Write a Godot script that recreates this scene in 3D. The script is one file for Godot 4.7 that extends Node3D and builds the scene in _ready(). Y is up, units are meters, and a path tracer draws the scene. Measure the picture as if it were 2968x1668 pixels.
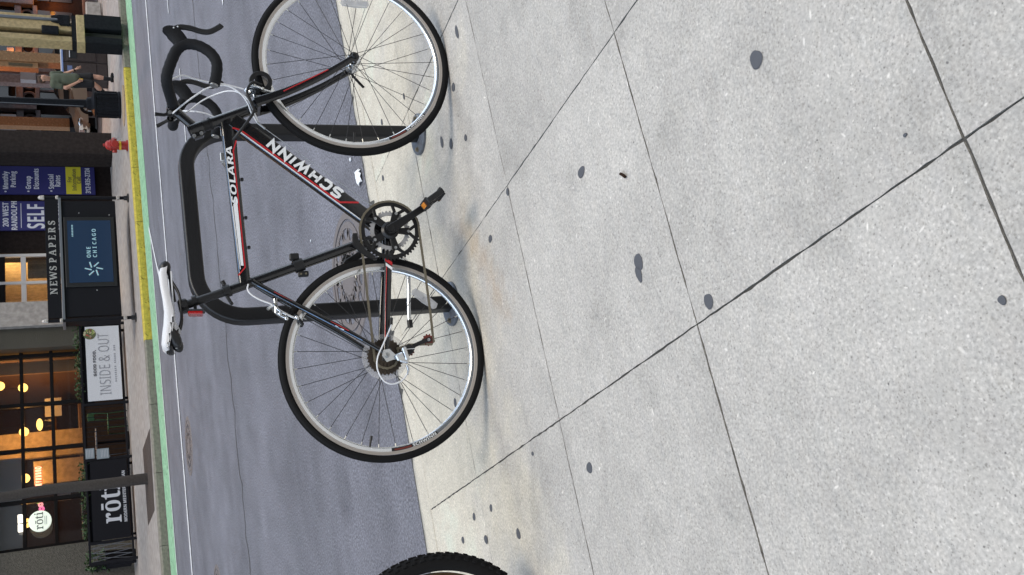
extends Node3D
# A road bicycle locked to a sidewalk rack, seen by a camera that was turned on its side (image left is up).
# World: y up, x along the street, -z across the street. The near sidewalk falls 2.3 degrees towards its kerb (basis SW).

const FALL := 0.0401426  # 2.3 degrees
const ROAD_Y := -0.2875
var SW := Basis(Vector3(1, 0, 0), Vector3(0, cos(FALL), -sin(FALL)), Vector3(0, sin(FALL), cos(FALL)))
var used := {}
var T := {}
var M := {}
var rng := RandomNumberGenerator.new()

# ------------------------------------------------------------------ mesh builder
class MB:
	var v := PackedVector3Array()
	var n := PackedVector3Array()
	var uv := PackedVector2Array()
	var c := PackedColorArray()
	var ix := PackedInt32Array()
	var col := Color.WHITE
	var tinted := false
	var uvs := 1.0

	func vert(p: Vector3, nn: Vector3, u := Vector2.ZERO) -> int:
		v.append(p); n.append(nn); uv.append(u); c.append(col)
		return v.size() - 1

	func tri(a: int, b: int, d: int) -> void:
		var g := (v[b] - v[a]).cross(v[d] - v[a])
		if g.dot(n[a] + n[b] + n[d]) > 0.0:
			ix.append(a); ix.append(d); ix.append(b)
		else:
			ix.append(a); ix.append(b); ix.append(d)

	func quad(a: int, b: int, d: int, e: int) -> void:
		tri(a, b, d); tri(a, d, e)

	func flat(pts: Array, away: Vector3) -> void:  # convex polygon facing away from the point AWAY
		var nn: Vector3 = (pts[1] - pts[0]).cross(pts[2] - pts[0]).normalized()
		if nn.length() < 0.5 and pts.size() > 3:
			nn = (pts[2] - pts[0]).cross(pts[3] - pts[0]).normalized()
		if nn.dot(pts[0] - away) < 0.0:
			nn = -nn
		var ax := nn.cross(Vector3.UP if absf(nn.y) < 0.9 else Vector3.RIGHT).normalized()
		var ay := nn.cross(ax)
		var ids := []
		for p in pts:
			ids.append(vert(p, nn, Vector2(ax.dot(p), ay.dot(p)) * uvs))
		for i in range(1, ids.size() - 1):
			tri(ids[0], ids[i], ids[i + 1])

	func box(center: Vector3, size: Vector3, bev := 0.0, bas := Basis.IDENTITY) -> void:
		var h := size * 0.5
		var b := minf(bev, minf(h.x, minf(h.y, h.z)) * 0.95)
		var P := func(x: float, y: float, z: float) -> Vector3: return center + bas * Vector3(x, y, z)
		for ax in 3:
			for s in [-1.0, 1.0]:
				var q := []
				for k in [[-1, -1], [1, -1], [1, 1], [-1, 1]]:
					var p := Vector3.ZERO
					p[ax] = h[ax] * s
					p[(ax + 1) % 3] = (h[(ax + 1) % 3] - b) * k[0]
					p[(ax + 2) % 3] = (h[(ax + 2) % 3] - b) * k[1]
					q.append(P.call(p.x, p.y, p.z))
				flat(q, center)
		if b <= 0.0:
			return
		for ax in 3:
			var a1 := (ax + 1) % 3
			var a2 := (ax + 2) % 3
			for s1 in [-1.0, 1.0]:
				for s2 in [-1.0, 1.0]:
					var q := []
					for k in [[-1.0, 0], [1.0, 0], [1.0, 1], [-1.0, 1]]:
						var p := Vector3.ZERO
						p[ax] = (h[ax] - b) * k[0]
						p[a1] = (h[a1] - (b if k[1] == 1 else 0.0)) * s1
						p[a2] = (h[a2] - (0.0 if k[1] == 1 else b)) * s2
						q.append(P.call(p.x, p.y, p.z))
					flat(q, center)
		for sx in [-1.0, 1.0]:
			for sy in [-1.0, 1.0]:
				for sz in [-1.0, 1.0]:
					flat([P.call(h.x * sx, (h.y - b) * sy, (h.z - b) * sz), P.call((h.x - b) * sx, h.y * sy, (h.z - b) * sz), P.call((h.x - b) * sx, (h.y - b) * sy, h.z * sz)], center)

	func sweep(pts: Array, sec: PackedVector2Array, scl, upv := Vector3(0, 0, 1), caps := true, closed := false) -> void:
		# sec: closed outline (x along 'side', y along 'up'); scl: number or array of numbers / Vector2
		var m := pts.size()
		var k := sec.size()
		var sn := PackedVector2Array()
		for i in k:
			var t := sec[(i + 1) % k] - sec[(i + k - 1) % k]
			sn.append(Vector2(t.y, -t.x).normalized())
		var area := 0.0
		for i in k:
			area += sec[i].cross(sec[(i + 1) % k])
		if area < 0.0:
			for i in k:
				sn[i] = -sn[i]
		var rows := []
		var ref := upv
		var along := 0.0
		for i in m:
			var t: Vector3
			if closed:
				t = (pts[(i + 1) % m] - pts[(i + m - 1) % m]).normalized()
			else:
				t = (pts[mini(i + 1, m - 1)] - pts[maxi(i - 1, 0)]).normalized()
			if i > 0:
				along += (pts[i] - pts[i - 1]).length()
			var side := ref.cross(t)
			if side.length() < 0.05:
				side = (Vector3.RIGHT if absf(t.x) < 0.8 else Vector3.UP).cross(t)
			side = side.normalized()
			var up := t.cross(side).normalized()
			ref = up
			var s = scl if not (scl is Array) else scl[i]
			var s2: Vector2 = s if s is Vector2 else Vector2(s, s)
			var row := []
			for j in k:
				var q := sec[j] * s2
				var nn := (side * sn[j].x / maxf(s2.x, 1e-5) + up * sn[j].y / maxf(s2.y, 1e-5)).normalized()
				row.append(vert(pts[i] + side * q.x + up * q.y, nn, Vector2(along, float(j) / k * 0.1) * uvs))
			rows.append(row)
		for i in (m if closed else m - 1):
			var r2: Array = rows[(i + 1) % m]
			for j in k:
				quad(rows[i][j], rows[i][(j + 1) % k], r2[(j + 1) % k], r2[j])
		if caps and not closed:
			for e in [0, m - 1]:
				var ring := []
				for j in k:
					ring.append(v[rows[e][j]])
				var inner: Vector3 = pts[1] if e == 0 else pts[m - 2]
				flat(ring, inner)

	func tube(pts: Array, r, sides := 10, caps := true, closed := false) -> void:
		var sec := PackedVector2Array()
		for i in sides:
			sec.append(Vector2(cos(TAU * i / sides), sin(TAU * i / sides)))
		sweep(pts, sec, r, Vector3(0.13, 0.21, 0.97), caps, closed)

	func lathe(prof: Array, xf := Transform3D.IDENTITY, segs := 24, smooth := false, a0 := 0.0, a1 := TAU) -> void:
		# prof: Vector2(radius, height along xf.basis.y)
		var full := absf(a1 - a0 - TAU) < 0.001
		var cnt := segs if full else segs + 1
		var pn := []
		for i in prof.size():
			var t: Vector2 = prof[mini(i + 1, prof.size() - 1)] - prof[maxi(i - 1, 0)]
			pn.append(Vector2(t.y, -t.x).normalized())
		var sets := [range(prof.size())] if smooth else []
		if not smooth:
			for i in prof.size() - 1:
				sets.append([i, i + 1])
		for st in sets:
			var rows := []
			var hard: Vector2 = prof[st[1]] - prof[st[0]]
			var hn := Vector2(hard.y, -hard.x).normalized()
			for i in st:
				var row := []
				var p2: Vector2 = prof[i]
				var nn: Vector2 = pn[i] if smooth else hn
				for j in cnt:
					var a := a0 + (a1 - a0) * j / segs
					row.append(vert(xf * Vector3(p2.x * cos(a), p2.y, p2.x * sin(a)), (xf.basis * Vector3(nn.x * cos(a), nn.y, nn.x * sin(a))).normalized(), Vector2(a * 0.3, p2.y) * uvs))
				rows.append(row)
			for i in rows.size() - 1:
				for j in (segs if full else segs):
					var j2: int = (j + 1) % cnt
					quad(rows[i][j], rows[i][j2], rows[i + 1][j2], rows[i + 1][j])

	func prism(poly: PackedVector2Array, z0: float, z1: float, xf := Transform3D.IDENTITY) -> void:
		var idx := Geometry2D.triangulate_polygon(poly)
		for z in [z0, z1]:
			var nn := xf.basis * Vector3(0, 0, -1.0 if z == minf(z0, z1) else 1.0)
			var b := v.size()
			for p in poly:
				vert(xf * Vector3(p.x, p.y, z), nn, p * uvs)
			for i in range(0, idx.size(), 3):
				tri(b + idx[i], b + idx[i + 1], b + idx[i + 2])
		var area := 0.0
		for i in poly.size():
			area += poly[i].cross(poly[(i + 1) % poly.size()])
		for i in poly.size():
			var p := poly[i]
			var q := poly[(i + 1) % poly.size()]
			var t := (q - p).normalized()
			var n2 := Vector2(t.y, -t.x) * (1.0 if area > 0 else -1.0)
			var nn := (xf.basis * Vector3(n2.x, n2.y, 0)).normalized()
			var a := vert(xf * Vector3(p.x, p.y, z0), nn, Vector2(0, z0)); var b := vert(xf * Vector3(q.x, q.y, z0), nn, Vector2(0.01, z0))
			var d := vert(xf * Vector3(q.x, q.y, z1), nn, Vector2(0.01, z1)); var e := vert(xf * Vector3(p.x, p.y, z1), nn, Vector2(0, z1))
			quad(a, b, d, e)

	func ring(outer: PackedVector2Array, inner: PackedVector2Array, z0: float, z1: float, xf := Transform3D.IDENTITY) -> void:
		var k := outer.size()
		for z in [z0, z1]:
			var nn := (xf.basis * Vector3(0, 0, -1.0 if z == minf(z0, z1) else 1.0)).normalized()
			for i in k:
				var j := (i + 1) % k
				quad(vert(xf * Vector3(outer[i].x, outer[i].y, z), nn, outer[i]), vert(xf * Vector3(outer[j].x, outer[j].y, z), nn, outer[j]), vert(xf * Vector3(inner[j].x, inner[j].y, z), nn, inner[j]), vert(xf * Vector3(inner[i].x, inner[i].y, z), nn, inner[i]))
		for i in k:
			var j := (i + 1) % k
			for w in 2:
				var p: Vector2 = outer[i] if w == 0 else inner[i]
				var q: Vector2 = outer[j] if w == 0 else inner[j]
				var t := (q - p).normalized()
				var n2 := Vector2(t.y, -t.x)
				if n2.dot(p) * (1.0 if w == 0 else -1.0) < 0.0:
					n2 = -n2
				var nn := (xf.basis * Vector3(n2.x, n2.y, 0)).normalized()
				quad(vert(xf * Vector3(p.x, p.y, z0), nn), vert(xf * Vector3(q.x, q.y, z0), nn), vert(xf * Vector3(q.x, q.y, z1), nn), vert(xf * Vector3(p.x, p.y, z1), nn))

	func ball(center: Vector3, r: Vector3, segs := 14, rows := 9, bas := Basis.IDENTITY) -> void:
		var grid := []
		for i in rows + 1:
			var row := []
			var a := PI * i / rows
			for j in segs:
				var b := TAU * j / segs
				var d := Vector3(sin(a) * cos(b), cos(a), sin(a) * sin(b))
				row.append(vert(center + bas * (d * r), (bas * (d / r)).normalized(), Vector2(b, a)))
			grid.append(row)
		for i in rows:
			for j in segs:
				quad(grid[i][j], grid[i][(j + 1) % segs], grid[i + 1][(j + 1) % segs], grid[i + 1][j])

	func mesh(mt: Material) -> ArrayMesh:
		var a := []
		a.resize(Mesh.ARRAY_MAX)
		a[Mesh.ARRAY_VERTEX] = v
		a[Mesh.ARRAY_NORMAL] = n
		a[Mesh.ARRAY_TEX_UV] = uv
		if tinted:
			a[Mesh.ARRAY_COLOR] = c
		a[Mesh.ARRAY_INDEX] = ix
		var m := ArrayMesh.new()
		m.add_surface_from_arrays(Mesh.PRIMITIVE_TRIANGLES, a)
		m.surface_set_material(0, mt)
		return m

# ------------------------------------------------------------------ scene helpers
func put(o: Node, called: String, parent: Node = self) -> Node:
	var key := str(parent.get_instance_id()) + called
	var k: int = used.get(key, -1) + 1
	used[key] = k
	o.name = called if k == 0 else "%s_%03d" % [called, k]
	parent.add_child(o, true)
	return o

func tag(o: Node, label: String, category: String, group := "") -> Node:
	o.set_meta("label", label)
	o.set_meta("category", category)
	if group != "":
		o.set_meta("group", group)
	return o

func obj(mb: MB, called: String, mt: Material, parent: Node = self) -> MeshInstance3D:
	var o := MeshInstance3D.new()
	o.mesh = mb.mesh(mt)
	put(o, called, parent)
	return o

func inst(me: Mesh, called: String, parent: Node, xf := Transform3D.IDENTITY) -> MeshInstance3D:
	var o := MeshInstance3D.new()
	o.mesh = me
	o.transform = xf
	put(o, called, parent)
	return o

func thing(called: String, label: String, category: String, xf := Transform3D.IDENTITY, group := "") -> Node3D:
	var o := Node3D.new()
	o.transform = xf
	put(o, called)
	tag(o, label, category, group)
	return o

func part(called: String, parent: Node, at := Vector3.ZERO) -> Node3D:
	var o := Node3D.new()
	o.position = at
	put(o, called, parent)
	return o

func structure(o: Node) -> Node:
	o.set_meta("kind", "structure")
	return o

func near(x: float, y: float, z: float) -> Vector3:  # a point given in the sidewalk's own frame
	return SW * Vector3(x, y, z)

func mat(r: float, g: float, b: float, rough := 0.8, metal := 0.0, tex = null, scale := 1.0, nrm = null, depth := 0.5) -> StandardMaterial3D:
	var m := StandardMaterial3D.new()
	m.albedo_color = Color(r, g, b).linear_to_srgb()
	m.roughness = rough
	m.metallic = metal
	if tex != null:
		m.albedo_texture = tex
	if nrm != null:
		m.normal_enabled = true
		m.normal_texture = nrm
		m.normal_scale = depth
	if tex != null or nrm != null:
		m.uv1_triplanar = true
		m.uv1_scale = Vector3.ONE * scale
	return m

func glow(r: float, g: float, b: float, e: float) -> StandardMaterial3D:
	var m := StandardMaterial3D.new()
	m.albedo_color = Color(r, g, b).linear_to_srgb()
	m.emission_enabled = true
	m.emission = Color(r, g, b).linear_to_srgb()
	m.emission_energy_multiplier = e
	m.roughness = 0.4
	return m

func crv(p: Array, per := 6) -> Array:  # Catmull-Rom through the points
	var out := []
	for i in p.size() - 1:
		var a: Vector3 = p[maxi(i - 1, 0)]
		var b: Vector3 = p[i]
		var d: Vector3 = p[i + 1]
		var e: Vector3 = p[mini(i + 2, p.size() - 1)]
		for k in per:
			out.append(b.cubic_interpolate(d, a, e, float(k) / per))
	out.append(p[p.size() - 1])
	return out

func rrect(w: float, h: float, r: float, k := 3) -> PackedVector2Array:
	var o := PackedVector2Array()
	for q in 4:
		var cx := (w * 0.5 - r) * (1 if q == 0 or q == 3 else -1)
		var cy := (h * 0.5 - r) * (1 if q < 2 else -1)
		for i in k + 1:
			var a := PI * 0.5 * (q + float(i) / k)
			o.append(Vector2(cx + cos(a) * r, cy + sin(a) * r))
	return o

func circle2(r: float, k: int, at := Vector2.ZERO) -> PackedVector2Array:
	var o := PackedVector2Array()
	for i in k:
		o.append(at + Vector2(cos(TAU * i / k), sin(TAU * i / k)) * r)
	return o

func lettering(s: String, height: float, depth: float, mt: Material, parent: Node, xf: Transform3D, font := "Droid Sans", weight := 400, stretch := 1.0, called := "lettering") -> MeshInstance3D:
	var f := SystemFont.new()
	f.font_names = PackedStringArray([font])
	f.font_weight = mini(weight, 700)
	var fv := FontVariation.new()
	fv.base_font = f
	if weight < 400:
		fv.variation_embolden = -0.5
	var t := TextMesh.new()
	t.text = s
	t.font = fv
	t.font_size = 64
	t.pixel_size = height / 46.0
	t.depth = depth
	t.curve_step = 3.0
	t.material = mt
	var o := MeshInstance3D.new()
	o.mesh = t
	o.transform = Transform3D(xf.basis * Basis.from_scale(Vector3(stretch, 1, 1)), xf.origin)
	put(o, called, parent)
	return o

# ------------------------------------------------------------------ textures
func speckled(size: int, seed_: int, base: Color, swing: float, specks: Array, freq := 0.02) -> ImageTexture:
	var nz := FastNoiseLite.new()
	nz.seed = seed_
	nz.noise_type = FastNoiseLite.TYPE_SIMPLEX_SMOOTH
	nz.frequency = freq
	nz.fractal_octaves = 5
	nz.fractal_gain = 0.62
	var src := nz.get_seamless_image(size, size).get_data()
	var d := PackedByteArray()
	d.resize(size * size * 3)
	var r := RandomNumberGenerator.new()
	r.seed = seed_
	var lut := PackedByteArray()
	lut.resize(256 * 3)
	for i in 256:
		var k := 1.0 + (float(i) / 255.0 - 0.5) * 2.0 * swing
		lut[i * 3] = clampi(int(base.r * k * 255), 0, 255)
		lut[i * 3 + 1] = clampi(int(base.g * k * 255), 0, 255)
		lut[i * 3 + 2] = clampi(int(base.b * k * 255), 0, 255)
	var o := 0
	for i in size * size:
		var s := src[i] * 3
		d[o] = lut[s]; d[o + 1] = lut[s + 1]; d[o + 2] = lut[s + 2]
		o += 3
	for sp in specks:  # [count, least radius, most radius, colour, strength, stretch]
		for i in int(sp[0]):
			var cx := r.randi() % size
			var cy := r.randi() % size
			var rad: float = lerpf(sp[1], sp[2], pow(r.randf(), 2.5))
			var st: float = 1.0 + r.randf() * sp[5]
			var an := r.randf() * PI
			var ca := cos(an)
			var sa := sin(an)
			var w := int(ceil(rad * st))
			var colr: Color = sp[3]
			var sg: float = sp[4] * (0.55 + 0.45 * r.randf())
			for y in range(-w, w + 1):
				for x in range(-w, w + 1):
					var px := (x * ca + y * sa) / st
					var py := -x * sa + y * ca
					var q := px * px + py * py
					if q <= rad * rad + 0.3:
						var a := sg * (1.0 if q < rad * rad * 0.5 else 0.55)
						var at := (posmod(cy + y, size) * size + posmod(cx + x, size)) * 3
						d[at] = int(lerpf(d[at], colr.r * 255, a))
						d[at + 1] = int(lerpf(d[at + 1], colr.g * 255, a))
						d[at + 2] = int(lerpf(d[at + 2], colr.b * 255, a))
	var im := Image.create_from_data(size, size, false, Image.FORMAT_RGB8, d)
	return ImageTexture.create_from_image(im)

func noise_img(size: int, seed_: int, freq: float, lo: float, hi: float, kind := FastNoiseLite.TYPE_SIMPLEX_SMOOTH) -> ImageTexture:
	var nz := FastNoiseLite.new()
	nz.seed = seed_
	nz.noise_type = kind
	nz.frequency = freq
	nz.fractal_octaves = 4
	var im := nz.get_seamless_image(size, size)
	var d := im.get_data()
	for i in d.size():
		d[i] = int(lerpf(lo, hi, d[i] / 255.0) * 255.0)
	var o := Image.create_from_data(size, size, false, Image.FORMAT_L8, d)
	o.convert(Image.FORMAT_RGB8)
	return ImageTexture.create_from_image(o)

func noise_nrm(size: int, seed_: int, freq: float, bump := 6.0) -> ImageTexture:
	var nz := FastNoiseLite.new()
	nz.seed = seed_
	nz.frequency = freq
	nz.fractal_octaves = 4
	var im := nz.get_seamless_image(size, size)
	im.convert(Image.FORMAT_RGBA8)
	im.bump_map_to_normal_map(bump)
	return ImageTexture.create_from_image(im)

# ------------------------------------------------------------------ the scene
func _ready() -> void:
	rng.seed = 7
	# camera: lens turned a quarter turn, 1.155 m above the sidewalk
	var cam := Camera3D.new()
	var r := Vector3(0.91925105, -0.03725982, 0.3919046)
	var u := Vector3(0.19862379, 0.90340886, -0.38000134)
	var fw := Vector3(0.3398913, -0.4271582, -0.83786023)
	cam.transform = Transform3D(Basis(-u, r, -fw).orthonormalized(), Vector3(0, 1.15466904, -0.0463763))
	cam.fov = 34.11
	cam.near = 0.05
	cam.far = 400.0
	put(cam, "camera")
	cam.current = true

	# overcast early morning
	var sm := ProceduralSkyMaterial.new()
	sm.sky_top_color = Color(0.80, 0.87, 0.96)
	sm.sky_horizon_color = Color(0.87, 0.91, 0.96)
	sm.sky_curve = 0.2
	sm.ground_bottom_color = Color(0.35, 0.35, 0.36)
	sm.ground_horizon_color = Color(0.6, 0.62, 0.65)
	sm.sun_angle_max = 1.0
	var sky := Sky.new()
	sky.sky_material = sm
	var env := Environment.new()
	env.background_mode = Environment.BG_SKY
	env.sky = sky
	env.background_energy_multiplier = 1.0
	env.ambient_light_source = Environment.AMBIENT_SOURCE_SKY
	env.tonemap_mode = Environment.TONE_MAPPER_LINEAR
	env.tonemap_exposure = 2.24
	env.sdfgi_enabled = true
	env.ssao_enabled = true
	env.ssil_enabled = true
	var we := WorldEnvironment.new()
	we.environment = env
	put(we, "environment")
	var sun := DirectionalLight3D.new()
	sun.light_color = Color(1.0, 0.965, 0.91)
	sun.light_energy = 0.28
	sun.light_angular_distance = 22.0
	sun.shadow_enabled = true
	sun.rotation = Vector3(deg_to_rad(-66), deg_to_rad(25), 0)
	put(sun, "sun")

	make_materials()
	make_sidewalk()
	make_road()
	make_far_ground()
	make_block()
	make_crossing()
	make_rack()
	make_bicycle()
	make_other_bicycle()
	make_kiosk()
	make_patio()
	make_street_things()
	make_person()
	make_litter()

func make_materials() -> void:
	T.concrete = speckled(2048, 11, Color(0.775, 0.775, 0.775), 0.14, [[70000, 0.7, 1.8, Color(0.60, 0.60, 0.59), 0.6, 0.6], [20000, 0.7, 1.5, Color(0.45, 0.45, 0.45), 0.6, 0.5], [450, 0.8, 1.8, Color(0.30, 0.30, 0.31), 0.75, 0.5], [34000, 0.7, 2.2, Color(0.93, 0.93, 0.93), 0.7, 0.8], [2200, 0.8, 2.2, Color(0.98, 0.98, 0.98), 0.75, 1.0], [450, 0.9, 2.8, Color(1, 1, 1), 0.85, 2.6]], 0.11)
	T.asphalt = speckled(1024, 23, Color(0.66, 0.66, 0.68), 0.34, [[9000, 0.8, 2.4, Color(0.40, 0.40, 0.43), 0.75, 0.5], [7000, 0.8, 2.6, Color(0.90, 0.90, 0.92), 0.75, 0.5], [420, 1.2, 3.4, Color(0.98, 0.97, 0.95), 0.8, 0.8]], 0.05)
	T.cloud = noise_img(512, 31, 0.012, 0.80, 1.0)
	T.scuff = speckled(512, 77, Color(0.93, 0.93, 0.93), 0.16, [[110, 1.5, 6.0, Color(0.20, 0.19, 0.17), 0.6, 5.0], [500, 0.7, 2.0, Color(0.35, 0.33, 0.30), 0.55, 2.0]], 0.02)
	T.fine = noise_img(512, 37, 0.06, 0.75, 1.0)
	T.fine_n = noise_nrm(512, 41, 0.08, 5.0)
	T.rough_n = noise_nrm(512, 43, 0.03, 12.0)
	var c := StandardMaterial3D.new()
	c.albedo_texture = T.concrete
	c.vertex_color_use_as_albedo = true
	c.roughness = 0.92
	c.normal_enabled = true
	c.normal_texture = T.fine_n
	c.normal_scale = 0.35
	M.concrete = c
	var a := StandardMaterial3D.new()
	a.albedo_texture = T.asphalt
	a.vertex_color_use_as_albedo = true
	a.roughness = 0.78
	a.normal_enabled = true
	a.normal_texture = T.fine_n
	a.normal_scale = 0.6
	M.asphalt = a
	M.groove = mat(0.07, 0.066, 0.06, 1.0)
	M.gum = mat(0.105, 0.108, 0.122, 0.75, 0.0, T.fine, 30.0)
	M.paint_white = mat(0.80, 0.80, 0.81, 0.7, 0.0, T.cloud, 1.5)
	M.green = mat(0.29, 0.52, 0.32, 0.85, 0.0, T.scuff, 0.5)
	M.yellow = mat(0.60, 0.46, 0.06, 0.75, 0.0, T.scuff, 0.8)
	M.iron = mat(0.25, 0.22, 0.215, 0.6, 0.2, T.fine, 9.0, T.fine_n, 0.6)
	M.frame = mat(0.007, 0.007, 0.008, 0.22)
	M.frame.clearcoat_enabled = true
	M.frame.clearcoat = 0.6
	M.frame.clearcoat_roughness = 0.1
	M.black = mat(0.012, 0.012, 0.013, 0.45)
	M.black_alloy = mat(0.014, 0.014, 0.015, 0.38, 0.3)
	M.tyre = mat(0.016, 0.016, 0.017, 0.78, 0.0, T.fine, 20.0)
	M.tape = mat(0.022, 0.023, 0.026, 0.72, 0.0, T.fine, 40.0, T.fine_n, 0.5)
	M.rim = mat(0.86, 0.88, 0.90, 0.20, 0.95)
	M.rim_side = mat(0.46, 0.42, 0.385, 0.45, 0.35)
	M.chrome = mat(0.78, 0.80, 0.82, 0.16, 1.0)
	M.steel = mat(0.50, 0.51, 0.52, 0.38, 0.9)
	M.ring_alloy = mat(0.42, 0.42, 0.43, 0.45, 0.3)
	M.spoke = mat(0.045, 0.045, 0.048, 0.4, 0.6)
	M.nipple = mat(0.7, 0.68, 0.62, 0.3, 0.9)
	M.brass_chain = mat(0.22, 0.195, 0.145, 0.45, 0.55)
	M.cog = mat(0.075, 0.058, 0.045, 0.5, 0.5)
	M.red = mat(0.52, 0.020, 0.026, 0.4)
	M.decal_white = mat(0.86, 0.88, 0.90, 0.35)
	M.decal_blue = mat(0.16, 0.28, 0.50, 0.35)
	M.cable = mat(0.80, 0.81, 0.84, 0.4)
	M.saddle_white = mat(0.88, 0.87, 0.88, 0.45, 0.0, T.fine, 18.0)
	M.reflector = mat(0.62, 0.63, 0.66, 0.12)
	M.reflector.transparency = BaseMaterial3D.TRANSPARENCY_ALPHA
	M.reflector.albedo_color.a = 0.55
	M.clear = mat(0.72, 0.72, 0.74, 0.2)
	M.clear.transparency = BaseMaterial3D.TRANSPARENCY_ALPHA
	M.clear.albedo_color.a = 0.22
	M.amber = mat(0.62, 0.22, 0.03, 0.25)
	M.red_lens = mat(0.42, 0.012, 0.012, 0.15)
	M.rack = mat(0.011, 0.011, 0.013, 0.42, 0.0, T.fine, 6.0, T.fine_n, 0.25)
	M.plate = mat(0.15, 0.17, 0.20, 0.55, 0.1, T.cloud, 8.0)
	for k in ["tyre", "tape"]:
		M[k].metallic_specular = 0.25
	M.gold_rim = mat(0.085, 0.05, 0.022, 0.4, 0.6)
	M.dark_red = mat(0.16, 0.03, 0.022, 0.4)

# ------------------------------------------------------------------ near sidewalk, kerb and road
func macro_noise() -> FastNoiseLite:
	var n := FastNoiseLite.new()
	n.seed = 5
	n.frequency = 1.6
	n.fractal_octaves = 5
	n.fractal_gain = 0.6
	return n

func seg_dist(p: Vector2, a: Vector2, b: Vector2) -> float:
	return p.distance_to(Geometry2D.get_closest_point_to_segment(p, a, b))

func walk_tint(x: float, z: float, nz: FastNoiseLite) -> Color:
	# stains and dirt in the concrete, in the sidewalk's own frame
	var base := Color(0.752, 0.705, 0.645)
	var warm := Color(0.96, 0.875, 0.725)
	var w := clampf((-2.62 - z + nz.get_noise_2d(x * 1.2 + 40, z * 1.2) * 0.75) / 0.55, 0.0, 1.0)
	var c := base.lerp(warm, w)
	var m := nz.get_noise_2d(x * 1.1, z * 1.1)
	var f := nz.get_noise_2d(x * 4.3 + 9, z * 4.3)
	var g := 1.0 + m * 0.14 + f * 0.11
	var grime := clampf(nz.get_noise_2d(x * 1.7 + 17, z * 2.6 + 5) * 3.0 - 0.55, 0.0, 1.0)
	g *= 1.0 - 0.13 * grime
	# rust that ran from the rack's rear plate
	var p := Vector2(x, z)
	c = Color(c.r * g, c.g * g, c.b * g)
	var d2 := minf(seg_dist(p, Vector2(1.36, -2.80), Vector2(1.17, -2.69)), seg_dist(p, Vector2(1.17, -2.69), Vector2(0.98, -2.60))) + nz.get_noise_2d(x * 6.0, z * 9.0) * 0.075
	var rust := clampf(1.0 - d2 / 0.075, 0.0, 1.0)
	c = c.lerp(Color(c.r * 0.86, c.g * 0.66, c.b * 0.46), rust * 0.45)
	return c

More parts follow.
